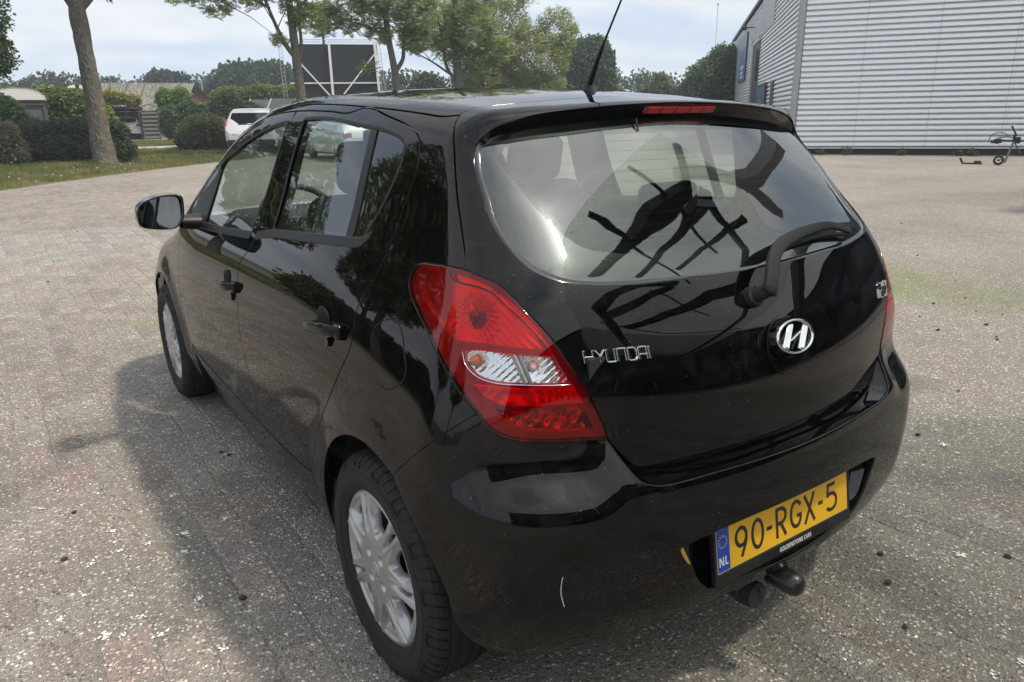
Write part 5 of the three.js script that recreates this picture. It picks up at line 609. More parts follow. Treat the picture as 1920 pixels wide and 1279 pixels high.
shrub('hedge', 'tall yellow-green hedge right of the roller-door shed', 'hedge', 1.75, -33.6, [[-.5, 1.3, 0, .75, 1.15, .6, 2], [.3, 1.2, 0, .9, 1.1, .6, 2], [-.3, 1.95, 0, .65, .42, .5, 1.3], [.9, 1.0, 0, .6, .9, .5, 1]], 4200, G_HEDGE, '0.178,0.236,0.064', { thr: -.22, tint: .05 });
shrub('hedge', 'leafy hedge rising behind the cream arched roof', 'hedge', .2, -35.2, [[-.6, 1.75, 0, 1.1, .75, .6, 2], [.6, 1.75, 0, .9, .68, .6, 2], [-1.5, 2.0, 0, .8, .85, .6, 1.2]], 2600, G_HEDGE, '0.152,0.215,0.058', { thr: -.2 });
shrub('creeper', 'yellow-green creeper sprawling over the carport roof', 'climbing plant', 4.3, -46.6, [[-.8, 2.35, 0, .9, .32, .5, 1.5], [.5, 2.3, 0, .9, .28, .5, 1.4], [1.6, 2.15, 0, .5, .2, .4, .6]], 1500, G_HEDGE, '0.240,0.262,0.044', { thr: -.2, tint: .1 });
shrub('ivy_hedge', 'dense dark green ivy-covered hedge right of the slatted gate', 'hedge', 8.75, -45.7, [[-.9, .9, 0, .65, .95, .5, 2], [.1, 1.0, 0, .9, 1.05, .5, 2], [.9, .95, 0, .6, .95, .5, 1.5]], 3600, G_HEDGE, '0.090,0.157,0.053', { thr: -.28 });
shrub('clipped_bush', 'bright green clipped bush with a domed top standing behind the ivy', 'bush', 8.8, -49.5, [[-.45, 2.25, 0, .5, .58, .5, 1.4], [.4, 2.3, 0, .55, .58, .5, 1.4], [0, 1.6, 0, .9, .8, .6, 1.5]], 1700, G_HEDGE, '0.186,0.273,0.044', { thr: -.3 });
shrub('golden_bush', 'yellow-green bush between the brick gable and the round bush', 'bush', 9.9, -47.2, [[-.2, 1.4, 0, .65, .5, .5, 1.4], [.4, 1.1, 0, .5, .5, .5, 1]], 1100, G_HEDGE, '0.283,0.341,0.062', { thr: -.2 });
shrub('round_bush', 'big rounded olive bush left of the white car', 'bush', 6.3, -31.9, [[0, .72, 0, 1.0, .66, .9, 3], [-.5, .5, .2, .65, .48, .7, 1.4], [.5, .6, .1, .7, .56, .7, 1.4]], 5200, G_BUSH, '0.125,0.147,0.060', { thr: -.25 });
shrub('conifer_hedge', 'dark green hedge behind the round bush, right of the brick gable', 'hedge', 9.9, -40.2, [[-.5, 1.2, 0, .9, 1.1, .6, 2], [.7, 1.0, 0, .9, .95, .6, 2], [-.3, 2.0, 0, .45, .45, .4, .7]], 2600, G_HEDGE, '0.083,0.114,0.039', { thr: -.22 });
shrub('laurel_hedge', 'light green hedge above the dark roof, left of the black board', 'hedge', 12.6, -46, [[-1.2, 2.2, 0, 1.3, .7, .6, 2], [.6, 2.3, 0, 1.4, .75, .6, 2], [1.9, 2.2, 0, .9, .8, .6, 1.5], [0, 1.2, 0, 2.6, .9, .6, 2]], 3000, G_HEDGE, '0.186,0.245,0.066', { thr: -.25 });
shrub('laurel_hedge', 'long hedge beyond the left edge mirrored in the car doors', 'hedge', -13, -14, [[-4, 1.1, 0, 2, 1.1, .8, 2], [-1, 1.2, 0, 2, 1.2, .8, 2], [2, 1.0, 0, 2, 1.1, .8, 2], [5, 1.1, 0, 2, 1.1, .8, 2]], 3600, G_MID, '0.16,0.19,0.04', { thr: -.2 });
{ const x0 = 20.7, z0 = -14.1; [[.95, .28], [1.75, .42], [3.3, .3], [4.9, .22], [5.3, .34]].forEach(([s, h], k) => { const x = x0 + .583 * s - .35, z = z0 + .812 * s + .2, t = plant('weed', 'green weed growing at the foot of the ribbed metal wall', 'weed', x, z, 'weeds at the foot of the metal wall'); mesh('stalk', [0, 1, 2].map(i => rod(V(0, 0, 0), V(rand(-.12, .12), h * rand(.6, 1) * .7, rand(-.1, .1)), .006, .003, 5)), std([.16, .17, .07], .9), t); crown(t, [[0, h * .3, 0, .14, h * .3, .12, 1]], 26, leafG('oval', .09), '0.15,0.17,0.06', { name: 'leaves', thr: -1 }); }); }
{ // grass of the verge, daisies in it
  const pos = [], idx = []; for (let k = 0; k < 7; k++) { const a = rand(6.28), x = rand(-.05, .05), z = rand(-.05, .05), h = rand(.05, .13), l = rand(-.05, .05), b = pos.length / 3; pos.push(x - .006 * Math.cos(a), 0, z - .006 * Math.sin(a), x + .006 * Math.cos(a), 0, z + .006 * Math.sin(a), x + l, h, z + l * .7); idx.push(b, b + 1, b + 2); }
  const g = new THREE.BufferGeometry(); g.setAttribute('position', new THREE.Float32BufferAttribute(pos, 3)); g.setIndex(idx); g.computeVertexNormals();
  const spots = []; let tries = 0; while (spots.length < 42000 && tries++ < 300000) { const z = -rand(15, 46), x = rand(-6, 11); const e = edgeZ(x); if (z > e - .05) continue; const pz = -34.2 - .12 * x; if (z < pz + .2 && z > pz - 3.2) continue; if (z < -45.2) continue; if (fbm(x * .9, z * .9, 11, 3) < -.2) continue; if (Math.hypot(x - 2.1, z + 25.2) < .55 + rand(.3)) continue; spots.push([x, z]); }
  const im = new THREE.InstancedMesh(g, leafMat('0.171,0.209,0.067'), spots.length), d = new THREE.Object3D(), c = new THREE.Color(); spots.forEach(([x, z], i) => { d.position.set(x, gy(z) - .03, z); d.rotation.y = rand(6.28); const near = edgeZ(x) - z; d.scale.setScalar(rand(.6, 1.3) * (near < .5 ? .6 : 1) * (near < 4 ? .8 : 1.1)); d.updateMatrix(); im.setMatrixAt(i, d.matrix); const q = sstep(-.15, .3, fbm(x * .8 + 9, z * .8, 6, 4)) * .8 + (near < .6 ? .5 : 0), t = rand(.75, 1.25); c.setRGB(t * (1 + 1.3 * q), t * (1 + .55 * q), t * (1 + .9 * q)); im.setColorAt(i, c); });
  im.name = 'grass'; im.castShadow = im.receiveShadow = true; im.userData.kind = 'stuff'; im.userData.label = 'patchy grass verge, green and dry straw, beyond the paving'; scene.add(im);
  const fg = mergeGeometries([new THREE.SphereGeometry(.013, 6, 4)]), fl = new THREE.InstancedMesh(fg, std([.75, .75, .72], .9), 90); for (let i = 0; i < 90; i++) { let x, z; do { z = -rand(17.5, 30); x = rand(-2.5, 6); } while (z > edgeZ(x) - .2 || (x > 3 && rand() < .8)); d.position.set(x, gy(z) + .06, z); d.rotation.set(0, 0, 0); d.scale.set(1, .5, 1).multiplyScalar(rand(.7, 1.6)); d.updateMatrix(); fl.setMatrixAt(i, d.matrix); } fl.name = 'daisies'; fl.userData.kind = 'stuff'; fl.userData.label = 'white daisies scattered in the verge grass'; scene.add(fl);
}
// ---------- sheds, carport, barn, board ----------
const W = { wood: std([.12, .11, .10], .9), woodDark: std([.12, .11, .10], .9), cream: std([.88, .87, .82], .7), white: std([.78, .78, .76], .6), brick: std([.22, .085, .06], .9), tile: std([.055, .057, .062], .8), galv: std([.45, .46, .47], .45, { metalness: .5 }), black: std([.014, .015, .019], .65) };
const facing = (name, label, cat, x, z, turn, group) => thing(name, label, cat, [x, gy(z), z], turn ?? face(x, z), group);
{ // roller-door shed with a cream arched roof
  const t = facing('arched_shed', 'small shed with a cream arched roof and a grey slatted roller door behind the shrubs', 'shed', -.12, -31.2); t.scale.set(1.0, 1.0, 1);
  const L = []; for (let i = 0; i <= 18; i++) { const a = Math.PI * (i / 18), x = -.92 * Math.cos(a); L.push([x, 1.98 + .42 * Math.pow(Math.sin(a), .8)]); }
  mesh('roof', [loft([L.map(p => [p[0], p[1], .12]), L.map(p => [p[0], p[1], -2.2])]), loft([L.map(p => [p[0], p[1], .12]), L.map(p => [p[0], 1.98, .12])]), loft([L.map(p => [p[0], p[1], .12]), L.map(p => [p[0] * .97, p[1] - .05, .12])])], W.cream, t);
  mesh('wall', [box(.05, 2, 2.1, -.86, 1, -1.05), box(.05, 2, 2.1, .86, 1, -1.05), box(1.7, .05, 2.1, 0, 1.96, -1.05)], W.wood, t);
  mesh('lintel', box(1.74, .17, .08, 0, 1.88, .03), W.wood, t); mesh('door_post', box(.09, 1.8, .08, .80, .9, .02), W.wood, t); mesh('door_post', box(.3, 1.8, .08, -.68, .9, .02), W.wood, t);
  const door = new THREE.Group(); door.name = 'roller_door'; t.add(door); const sl = std([.14, .15, .18], .55); for (let k = 0; k < 18; k++) { const s = box(1.24, .094, .03, .13, .05 + k * .1, .0, .01); mesh('slat', s, sl, door).name = 'slat'; }
}
{ const t = facing('white_gable_roof', 'white sloping bargeboard of a low roof behind the hedge', 'roof', 4.85, -46.4); t.position.y -= .26; const a = V(-1.35, 3.15, 0), b = V(.95, 2.42, 0), c0 = V(-1.55, 3.17, 0), d0 = V(-3.4, 2.5, 0); mesh('bargeboard', [bar(a, b, .10, .19), bar(c0, d0, .10, .19)], W.white, t); mesh('roof', [loft([[[-1.45, 3.2, 0], [1.05, 2.45, 0]], [[-1.45, 3.2, -4], [1.05, 2.45, -4]]]), loft([[[-1.45, 3.2, 0], [-3.5, 2.5, 0]], [[-1.45, 3.2, -4], [-3.5, 2.5, -4]]])], W.tile, t); mesh('wall', box(2.8, 2.5, 3.9, -1.9, 1.2, -2.05), W.wood, t); }
{ // carport with plank sides
  const t = facing('carport', 'low wooden carport with a thin corrugated roof edge and a dark interior', 'carport', 4.8, -48.1);
  const n = 44, rr = k => [...Array(n + 1)].map((_, i) => [-2.15 + 4.05 * i / n, 1.86 + .028 * Math.cos(i * Math.PI) - k * .05, 0]); mesh('roof', loft([rr(0).map(p => [p[0], p[1], .15]), rr(2).map(p => [p[0], p[1], -5])]), W.wood, t);
  mesh('fascia', box(4.0, .09, .05, -.12, 1.77, .1), W.wood, t); for (const x of [-2.0, -.15, 1.83]) mesh('post', box(.09, 1.8, .09, x, .9, .02), W.wood, t);
  const side = new THREE.Group(); side.name = 'plank_wall'; t.add(side); for (let k = 0; k < 9; k++) mesh('plank', box(.03, .15, 4.8, 1.90, .12 + k * .2, -2.4), W.wood, side);
  const back = new THREE.Group(); back.name = 'back_wall'; t.add(back); for (let k = 0; k < 9; k++) mesh('plank', box(4.0, .185, .03, -.1, .12 + k * .2, -4.9), W.woodDark, back); mesh('left_wall', box(.04, 1.8, 4.8, -2.05, .9, -2.4), W.woodDark, t);
}
{ const t = facing('slatted_gate', 'narrow grey slatted wooden gate with a little gabled cap beside the carport', 'gate', 6.98, -47.6); for (const x of [-.42, .42]) mesh('post', box(.07, 1.72, .07, x, .86, 0), W.wood, t); for (let k = 0; k < 7; k++) mesh('slat', box(.86, .13, .03, 0, .14 + k * .225, .03), std([.20, .19, .175], .9), t); mesh('backing', box(.86, 1.6, .02, 0, .82, -.05), W.woodDark, t); for (const s of [-1, 1]) mesh('cap_board', bar(V(0, 1.98, .04), V(s * .58, 1.74, .04), .16, .04), W.wood, t); }
{ // barn with a mossy corrugated roof and a brick gable
  const t = facing('barn', 'old barn with a mossy grey corrugated roof and a red brick gable end', 'barn', 8.7, -59.6, face(9, -59.5) - .02); t.position.y -= .22;
  const moss = tex(256, 256, (() => { const a = lattice(40, 31), b = lattice(100, 32); return (u, v) => { const m = sstep(.42, .62, a(u, v) * .6 + b(u, v) * .4), g = .15 + .16 * b(v, u); return [g * (1 - m) + .10 * m, g * .96 * (1 - m) + .10 * m, g * .88 * (1 - m) + .07 * m]; }; })()); const mm = std([1, 1, 1], .95, { map: moss });
  const n = 120, rowA = [], rowB = []; for (let i = 0; i <= n; i++) { const q = i / n, w = .05 * Math.sin(i * Math.PI * .62); rowA.push([-2.9 + 6.6 * q, 3.75 + w, 0]); rowB.push([-3.7 + 6.3 * q, 1.75 + w, 2.6]); } const rg = loft([rowB, rowA]); rg.setAttribute('uv', new THREE.Float32BufferAttribute([rowB, rowA].flatMap((r, j) => r.flatMap((_, i) => [i / n * 2.4, j])), 2)); mesh('roof', [rg, loft([rowA, rowA.map(p => [p[0], p[1] - 1.9, -2.6])])], mm, t);
  for (let k = 1; k < 6; k++) { const i = k * 20; mesh('roof_seam', bar(V(rowB[i][0], rowB[i][1] + .05, rowB[i][2]), V(rowA[i][0], rowA[i][1] + .05, rowA[i][2]), .10, .05), W.wood, t); }
  const gb = new THREE.Shape([[0, 0], [2.5, 0], [2.5, 2.2], [.95, 3.62], [-.6, 2.35], [-.6, 0]].map(p => new THREE.Vector2(...p))); const bt = tex(256, 256, (u, v) => { const r = Math.floor(v * 32), m = (v * 32 % 1) < .16 || ((u * 12 + (r % 2) * .5) % 1) < .07; const k = .8 + .4 * (((r * 7 + Math.floor(u * 12 + (r % 2) * .5) * 13) % 10) / 10); return m ? [.26, .22, .19] : [.20 * k, .075 * k, .05 * k]; }); bt.repeat.set(.4, .4);
  mesh('gable_wall', new THREE.ExtrudeGeometry(gb, { depth: .2, bevelEnabled: false }).translate(2.5, 0, -1.0), std([1, 1, 1], .9, { map: bt }), t); mesh('bargeboard', [bar(V(3.45, 3.78, -.7), V(5.35, 2.0, -.7), .12, .2), bar(V(3.45, 3.78, -.7), V(1.9, 2.45, -.7), .12, .2)], std([.08, .055, .04], .9), t); mesh('wall', box(5.8, 1.8, 5, -.5, .9, -.2), W.wood, t);
  mesh('far_roof', loft([[[3.45, 3.86, -.6], [5.45, 2.0, -.6]], [[3.45, 3.86, -6], [5.45, 2.0, -6]]]), W.tile, t); mesh('chimney_pipe', rod(V(4.2, 3.2, -2), V(4.2, 4.05, -2), .05), W.galv, t);
}
{ // low dark roofs and a grey flat-roofed shed beyond the white car
  const t = facing('low_shed', 'low shed with a dark two-pitched roof just above the parked white car', 'shed', 12.1, -41.3); const F = (p) => loft([[p[0], p[1]], [p[3], p[2]]]); mesh('roof', [F([[-1.45, 1.55, .6], [-.25, 1.55, .6], [.05, 2.15, -.6], [-1.0, 2.15, -.6]]), F([[-.2, 1.55, .6], [1.6, 1.55, .6], [1.7, 2.2, -.6], [.1, 2.2, -.6]])], W.tile, t); mesh('verge_board', [bar(V(-1.47, 1.55, .62), V(-1.02, 2.16, -.6), .06), bar(V(-.22, 1.56, .62), V(.08, 2.18, -.6), .06)], W.galv, t); mesh('wall', box(3, 1.55, 1.1, .1, .77, 0), W.wood, t);
  const s = facing('flat_shed', 'pale flat roof of a small shed behind the low dark roof', 'shed', 14.2, -51.6); mesh('roof', box(2.2, .1, 2, 0, 2.35, 0), W.galv, s); mesh('wall', box(2, 2.3, 1.8, 0, 1.15, 0), W.wood, s);
}
{ // the black board on its white frame
  const t = facing('notice_board', 'large blank black board braced by a white steel frame', 'billboard', 15.95, -41); t.scale.set(1.12, 1, 1); const Wd = 4.6, top = 5.15, bot = .2, L = -2.3, R = 2.3, z0 = .12;
  mesh('board_panel', [box(1.55, top - .12 - bot, .05, -1.05, (top + bot) / 2, 0), box(2.3, top - .12 - bot, .05, .95, (top + bot) / 2, 0)], W.black, t);
  const m = W.white; mesh('upright', bar(V(-.24, bot - .4, z0), V(-.25, top, z0), .12, .12), m, t); mesh('upright', bar(V(2.2, bot - .4, z0), V(2.0, top, z0), .14, .12), m, t); mesh('cross_rail', bar(V(-2.3, 3.02, z0 - .03), V(2.25, 3.02, z0 - .03), .08, .07), m, t); mesh('cross_rail', bar(V(-2.1, 1.2, z0 - .03), V(2.3, 1.2, z0 - .03), .08, .07), m, t);
  mesh('brace', bar(V(-1.85, 4.25, z0), V(-.1, 1.95, z0), .09, .07), m, t); mesh('brace', bar(V(2.0, 4.6, z0), V(-.05, 1.95, z0), .09, .07), m, t);
  const lad = (a, b, n, w) => { const d = V().subVectors(b, a), e = V(-d.y, d.x, 0).normalize().multiplyScalar(w), g = [bar(a, b, .025), bar(a.clone().add(e), b.clone().add(e), .025)]; for (let i = 0; i <= n; i++) { const p = a.clone().lerp(b, i / n); g.push(bar(p, p.clone().add(e), .02)); } return g; };
  mesh('edge_lattice', [...lad(V(-2.45, 0, 0), V(-2.55, 5.2, 0), 26, .16)], W.galv, t); mesh('edge_lattice', lad(V(2.42, 0, 0), V(2.1, 5.2, 0), 26, -.16), W.galv, t); mesh('edge_lattice', lad(V(-2.4, 5.2, 0), V(2.2, 5.2, 0), 30, .13), W.galv, t);
}
const post = (name, label, cat, x, z, h, r, m, extra) => { const t = facing(name, label, cat, x, z); mesh('pole', rod(V(0, -.1, 0), V(0, h, 0), r, r * .8, 10), m, t); if (extra) extra(t); return t; };
post('dark_post', 'dark tapering post sticking up behind the top of the black board', 'post', 15.9, -42.4, 6.75, .09, std([.02, .02, .022], .8));
post('dark_post', 'slim dark post among the shrubs right of the aerial', 'post', 38.9, -42.9, 5.7, .085, std([.03, .028, .03], .8));
post('flagpole', 'tall thin white flagpole without a flag above the shrubs', 'flagpole', 55.3, -47.4, 10.3, .05, W.white, t => mesh('finial', new THREE.SphereGeometry(.10, 12, 8).translate(0, 10.35, 0), W.galv, t));
post('lattice_post', 'pale thin mast between the leafy tree and the dark tree', 'post', 31.8, -43.5, 3.6, .07, W.galv);
{ // the metal-clad hall: its walls are folded sheets with horizontal ribs
  const C = V(20.7, 0, -14.1), H = 6.85, t = thing('metal_hall', 'large hall clad in horizontally ribbed silver sheet metal', 'building', [C.x, -.02, C.z]); const rd = V(.583, 0, .812).normalize(), ld = V(.736, 0, -.677).normalize();
  const clad = std([.74, .75, .77], .36, { metalness: .4 }), prof = []; const y0 = .27, p = .1665, n = Math.floor((H - y0 - .1) / p); for (let k = 0; k < n; k++) { const y = y0 + k * p; prof.push([y, -.06], [y + .034, -.062], [y + .040, .036], [y + .052, .044], [y + .09, .036], [y + .150, .012], [y + p - .004, -.002]); } prof.push([y0 + n * p, -.06]);
  const wall = (dir, out, L, a0 = 0) => { const rows = [], pos = [], nor = [], idx = []; const P = (s, y, o) => [dir.x * s + out.x * o, y, dir.z * s + out.z * o]; for (let i = 0; i < prof.length - 1; i++) { const [ya, oa] = prof[i], [yb, ob] = prof[i + 1], b = pos.length / 3, dy = yb - ya, dq = ob - oa, l = Math.hypot(dy, dq), nx = [out.x * dy / l, -dq / l, out.z * dy / l]; for (const s of [a0, L]) { pos.push(...P(s, ya, oa), ...P(s, yb, ob)); nor.push(...nx, ...nx); } idx.push(b, b + 2, b + 1, b + 1, b + 2, b + 3); } return geoOf(pos, nor, idx); };
  const ro = V(-.812, 0, .583), lo = V(-.677, 0, -.736); 
  const RW = mesh('side_wall', [[.1, 6.1], [6.1, 12.1], [12.1, 18.1], [18.1, 26]].map(([a, b]) => wall(rd, ro, b - .004, a)), clad, t);
  for (let k = 0; k < 4; k++) { const s = 1.9 + k * 2.05; mesh('sheet_joint', bar(V(rd.x * s + ro.x * .045, y0, rd.z * s + ro.z * .045), V(rd.x * s + ro.x * .045, H, rd.z * s + ro.z * .045), .004, .004), std([.2, .2, .21], .6), RW); }
  const FW = mesh('front_wall', wall(ld, lo, 40, .1), clad, t);
  mesh('corner_flashing', bar(V(-.02 + (ro.x + lo.x) * .01, y0 - .05, (ro.z + lo.z) * .01), V(-.02 + (ro.x + lo.x) * .01, H, (ro.z + lo.z) * .01), .17, .17, .015), std([.42, .43, .45], .4, { metalness: .6 }), t);
  mesh('plinth', [bar(V(rd.x * .05 - ro.x * .05, .12, rd.z * .05 - ro.z * .05), V(rd.x * 26 - ro.x * .05, .12, rd.z * 26 - ro.z * .05), .1, .34), bar(V(ld.x * .05 - lo.x * .05, .12, ld.z * .05 - lo.z * .05), V(ld.x * 40 - lo.x * .05, .2, ld.z * 40 - lo.z * .05), .1, .5)], std([.022, .022, .026], .8), t);
  mesh('drip_flashing', bar(V(rd.x * .1 + ro.x * .045, y0 - .015, rd.z * .1 + ro.z * .045), V(rd.x * 26 + ro.x * .045, y0 - .015, rd.z * 26 + ro.z * .045), .05, .04), clad, t);
  mesh('roof', (() => { const s = new THREE.Shape([[0, 0], [rd.x * 26, rd.z * 26], [rd.x * 26 + ld.x * 40, rd.z * 26 + ld.z * 40], [ld.x * 40, ld.z * 40]].map(q => new THREE.Vector2(q[0], -q[1]))); return new THREE.ExtrudeGeometry(s, { depth: .12, bevelEnabled: false }).rotateX(-Math.PI / 2).translate(0, H, 0); })(), std([.12, .125, .13], .6, { metalness: .4 }), t);
  mesh('roof_edge', bar(V(0, H + .02, 0).addScaledVector(lo, .04), V(ld.x * 40, H + .02, ld.z * 40).addScaledVector(lo, .04), .09, .16), std([.10, .10, .11], .5, { metalness: .5 }), t);
  mesh('back_walls', [bar(V(ld.x * 40, H / 2, ld.z * 40), V(ld.x * 40 + rd.x * 26, H / 2, ld.z * 40 + rd.z * 26), .1, H - .1), bar(V(rd.x * 26, H / 2, rd.z * 26), V(rd.x * 26 + ld.x * 40, H / 2, rd.z * 26 + ld.z * 40), .1, H - .1)], W.galv, t);
  const onL = (s, y, o) => V(ld.x * s + lo.x * o, y + .02, ld.z * s + lo.z * o), slab = (s0, s1, ya, yb, o, th) => bar(onL(s0, (ya + yb) / 2, o), onL(s1, (ya + yb) / 2, o), th, yb - ya);
  mesh('roller_door', slab(14.1, 17.6, .1, 4.76, .045, .03), std([.03, .031, .036], .5), FW); mesh('door_frame', [slab(13.9, 18.1, 4.76, 4.95, .06, .12), slab(17.6, 18.3, .1, 4.76, .06, .12)], W.galv, FW); mesh('door_glass', slab(14.15, 15.9, 2.9, 4.5, .064, .006), phys([.10, .11, .13], .05, {}), FW);
  mesh('small_door', slab(6.45, 7.5, .1, 2.6, .05, .04), std([.07, .072, .075], .5), FW); mesh('panel_patch', slab(8.4, 14.2, 4.95, 6.75, .041, .006), std([.36, .365, .375], .45, { metalness: .5 }), FW);
  const poster = (nm, lab, s0, s1, ya, yb, f) => { const c = document.createElement('canvas'); c.width = 512; c.height = 512; const g = c.getContext('2d'); f(g); const tx = new THREE.CanvasTexture(c); tx.colorSpace = THREE.SRGBColorSpace; const q = thing(nm, lab, 'sign'); const a = onL(s0, (ya + yb) / 2, .10), o = new THREE.Group(); const w = s1 - s0, gm = new THREE.PlaneGeometry(w, yb - ya).translate(0, 0, .021); q.position.set(C.x + onL((s0 + s1) / 2, 0, .1).x, (ya + yb) / 2, C.z + onL((s0 + s1) / 2, 0, .1).z); q.rotation.y = Math.atan2(lo.x, lo.z); mesh('sign_face', gm, std(0xffffff, .5, { map: tx }), q); mesh('sign_box', box(w + .08, yb - ya + .08, .04), std([.05, .05, .06], .5), q); };
  poster('hall_sign', 'tall blue and white banner sign high on the shaded metal wall', 22.6, 28.2, 3.25, 5.95, g => { g.fillStyle = '#5f6f96'; g.fillRect(0, 0, 512, 512); g.fillStyle = '#8f97b5'; g.fillRect(0, 0, 512, 150); g.fillStyle = '#3f5f9a'; g.fillRect(0, 280, 512, 232); g.fillStyle = '#c9d3e6'; g.fillRect(120, 330, 260, 44); g.fillRect(120, 400, 230, 30); g.fillRect(120, 450, 260, 24); });
  poster('door_poster', 'dark blue poster on the metal wall right of the roller door', 9.2, 13.3, 1.5, 2.6, g => { g.fillStyle = '#2e4257'; g.fillRect(0, 0, 512, 512); g.fillStyle = '#40607c'; g.fillRect(40, 60, 420, 180); g.fillStyle = '#5d7f98'; g.fillRect(180, 290, 160, 120); });
  const cam = mesh('camera_lamp', [bar(onL(18.6, 5.8, .05), onL(18.6, 5.8, .55), .05), bar(onL(18.9, 5.82, .5), onL(18.2, 5.72, .62), .22, .2, .04)], std([.02, .02, .022], .5), FW); mesh('alarm_box', slab(19.4, 19.9, 4.95, 5.35, .09, .1), W.white, FW);
}
{ // broken kick scooter leaning by the hall, and a bent plank beside it
  const t = thing('kick_scooter', 'old grey kick scooter with a small front wheel at the foot of the metal wall', 'scooter', [20.0, gy(-7.4), -7.35], face(20, -7.4)); const m = std([.07, .07, .075], .5, { metalness: .4 }), k = std([.015, .015, .016], .7);
  const w = new THREE.TorusGeometry(.095, .028, 10, 28).translate(-.06, .12, 0); mesh('front_wheel', [w, rod(V(-.06, .12, -.03), V(-.06, .12, .03), .03)], k, t); mesh('fork', [bar(V(-.06, .12, .05), V(.08, .16, .05), .02), bar(V(-.06, .12, -.05), V(.08, .16, -.05), .02)], m, t); mesh('steering_column', rod(V(.08, .05, 0), V(.20, .62, 0), .024), std([.22, .22, .22], .45, { metalness: .5 }), t); mesh('handlebar', [rod(V(.20, .60, -.05), V(.19, .74, 0), .03), rod(V(.24, .72, 0), V(.10, .97, .05), .022), rod(V(-.25, .62, 0), V(.62, .60, .05), .018)], k, t);
  mesh('folded_frame', [rod(V(.22, .56, 0), V(.38, .30, .1), .016), tube([V(-.36, .56, 0), V(-.30, .74, 0), V(-.12, .82, .02), V(.10, .72, .02)], .012, 16, 6), tube([V(-.25, .56, .05), V(-.16, .66, .02), V(.05, .7, 0), V(.2, .66, 0)], .014, 16, 6), bar(V(-.30, .58, 0), V(-.12, .56, 0), .05, .07)], m, t); mesh('battery_box', [box(.16, .11, .1, -.14, .60, .02, .02), box(.12, .16, .1, .28, .62, .03, .02)], k, t); mesh('rear_wheel', [new THREE.TorusGeometry(.08, .025, 8, 24).translate(.56, .55, .06)], k, t);
  const p = thing('bent_plank', 'dark bent scrap of board lying on the ground left of the scooter', 'debris', [19.9, gy(-8), -8.0], face(20, -8)); mesh('board', [box(.46, .035, .16, 0, .02, 0, .01), bar(V(-.22, .03, 0), V(-.29, .16, 0), .05, .05), box(.16, .07, .1, .12, .055, .02, .02)], std([.04, .038, .036], .9), p);
}
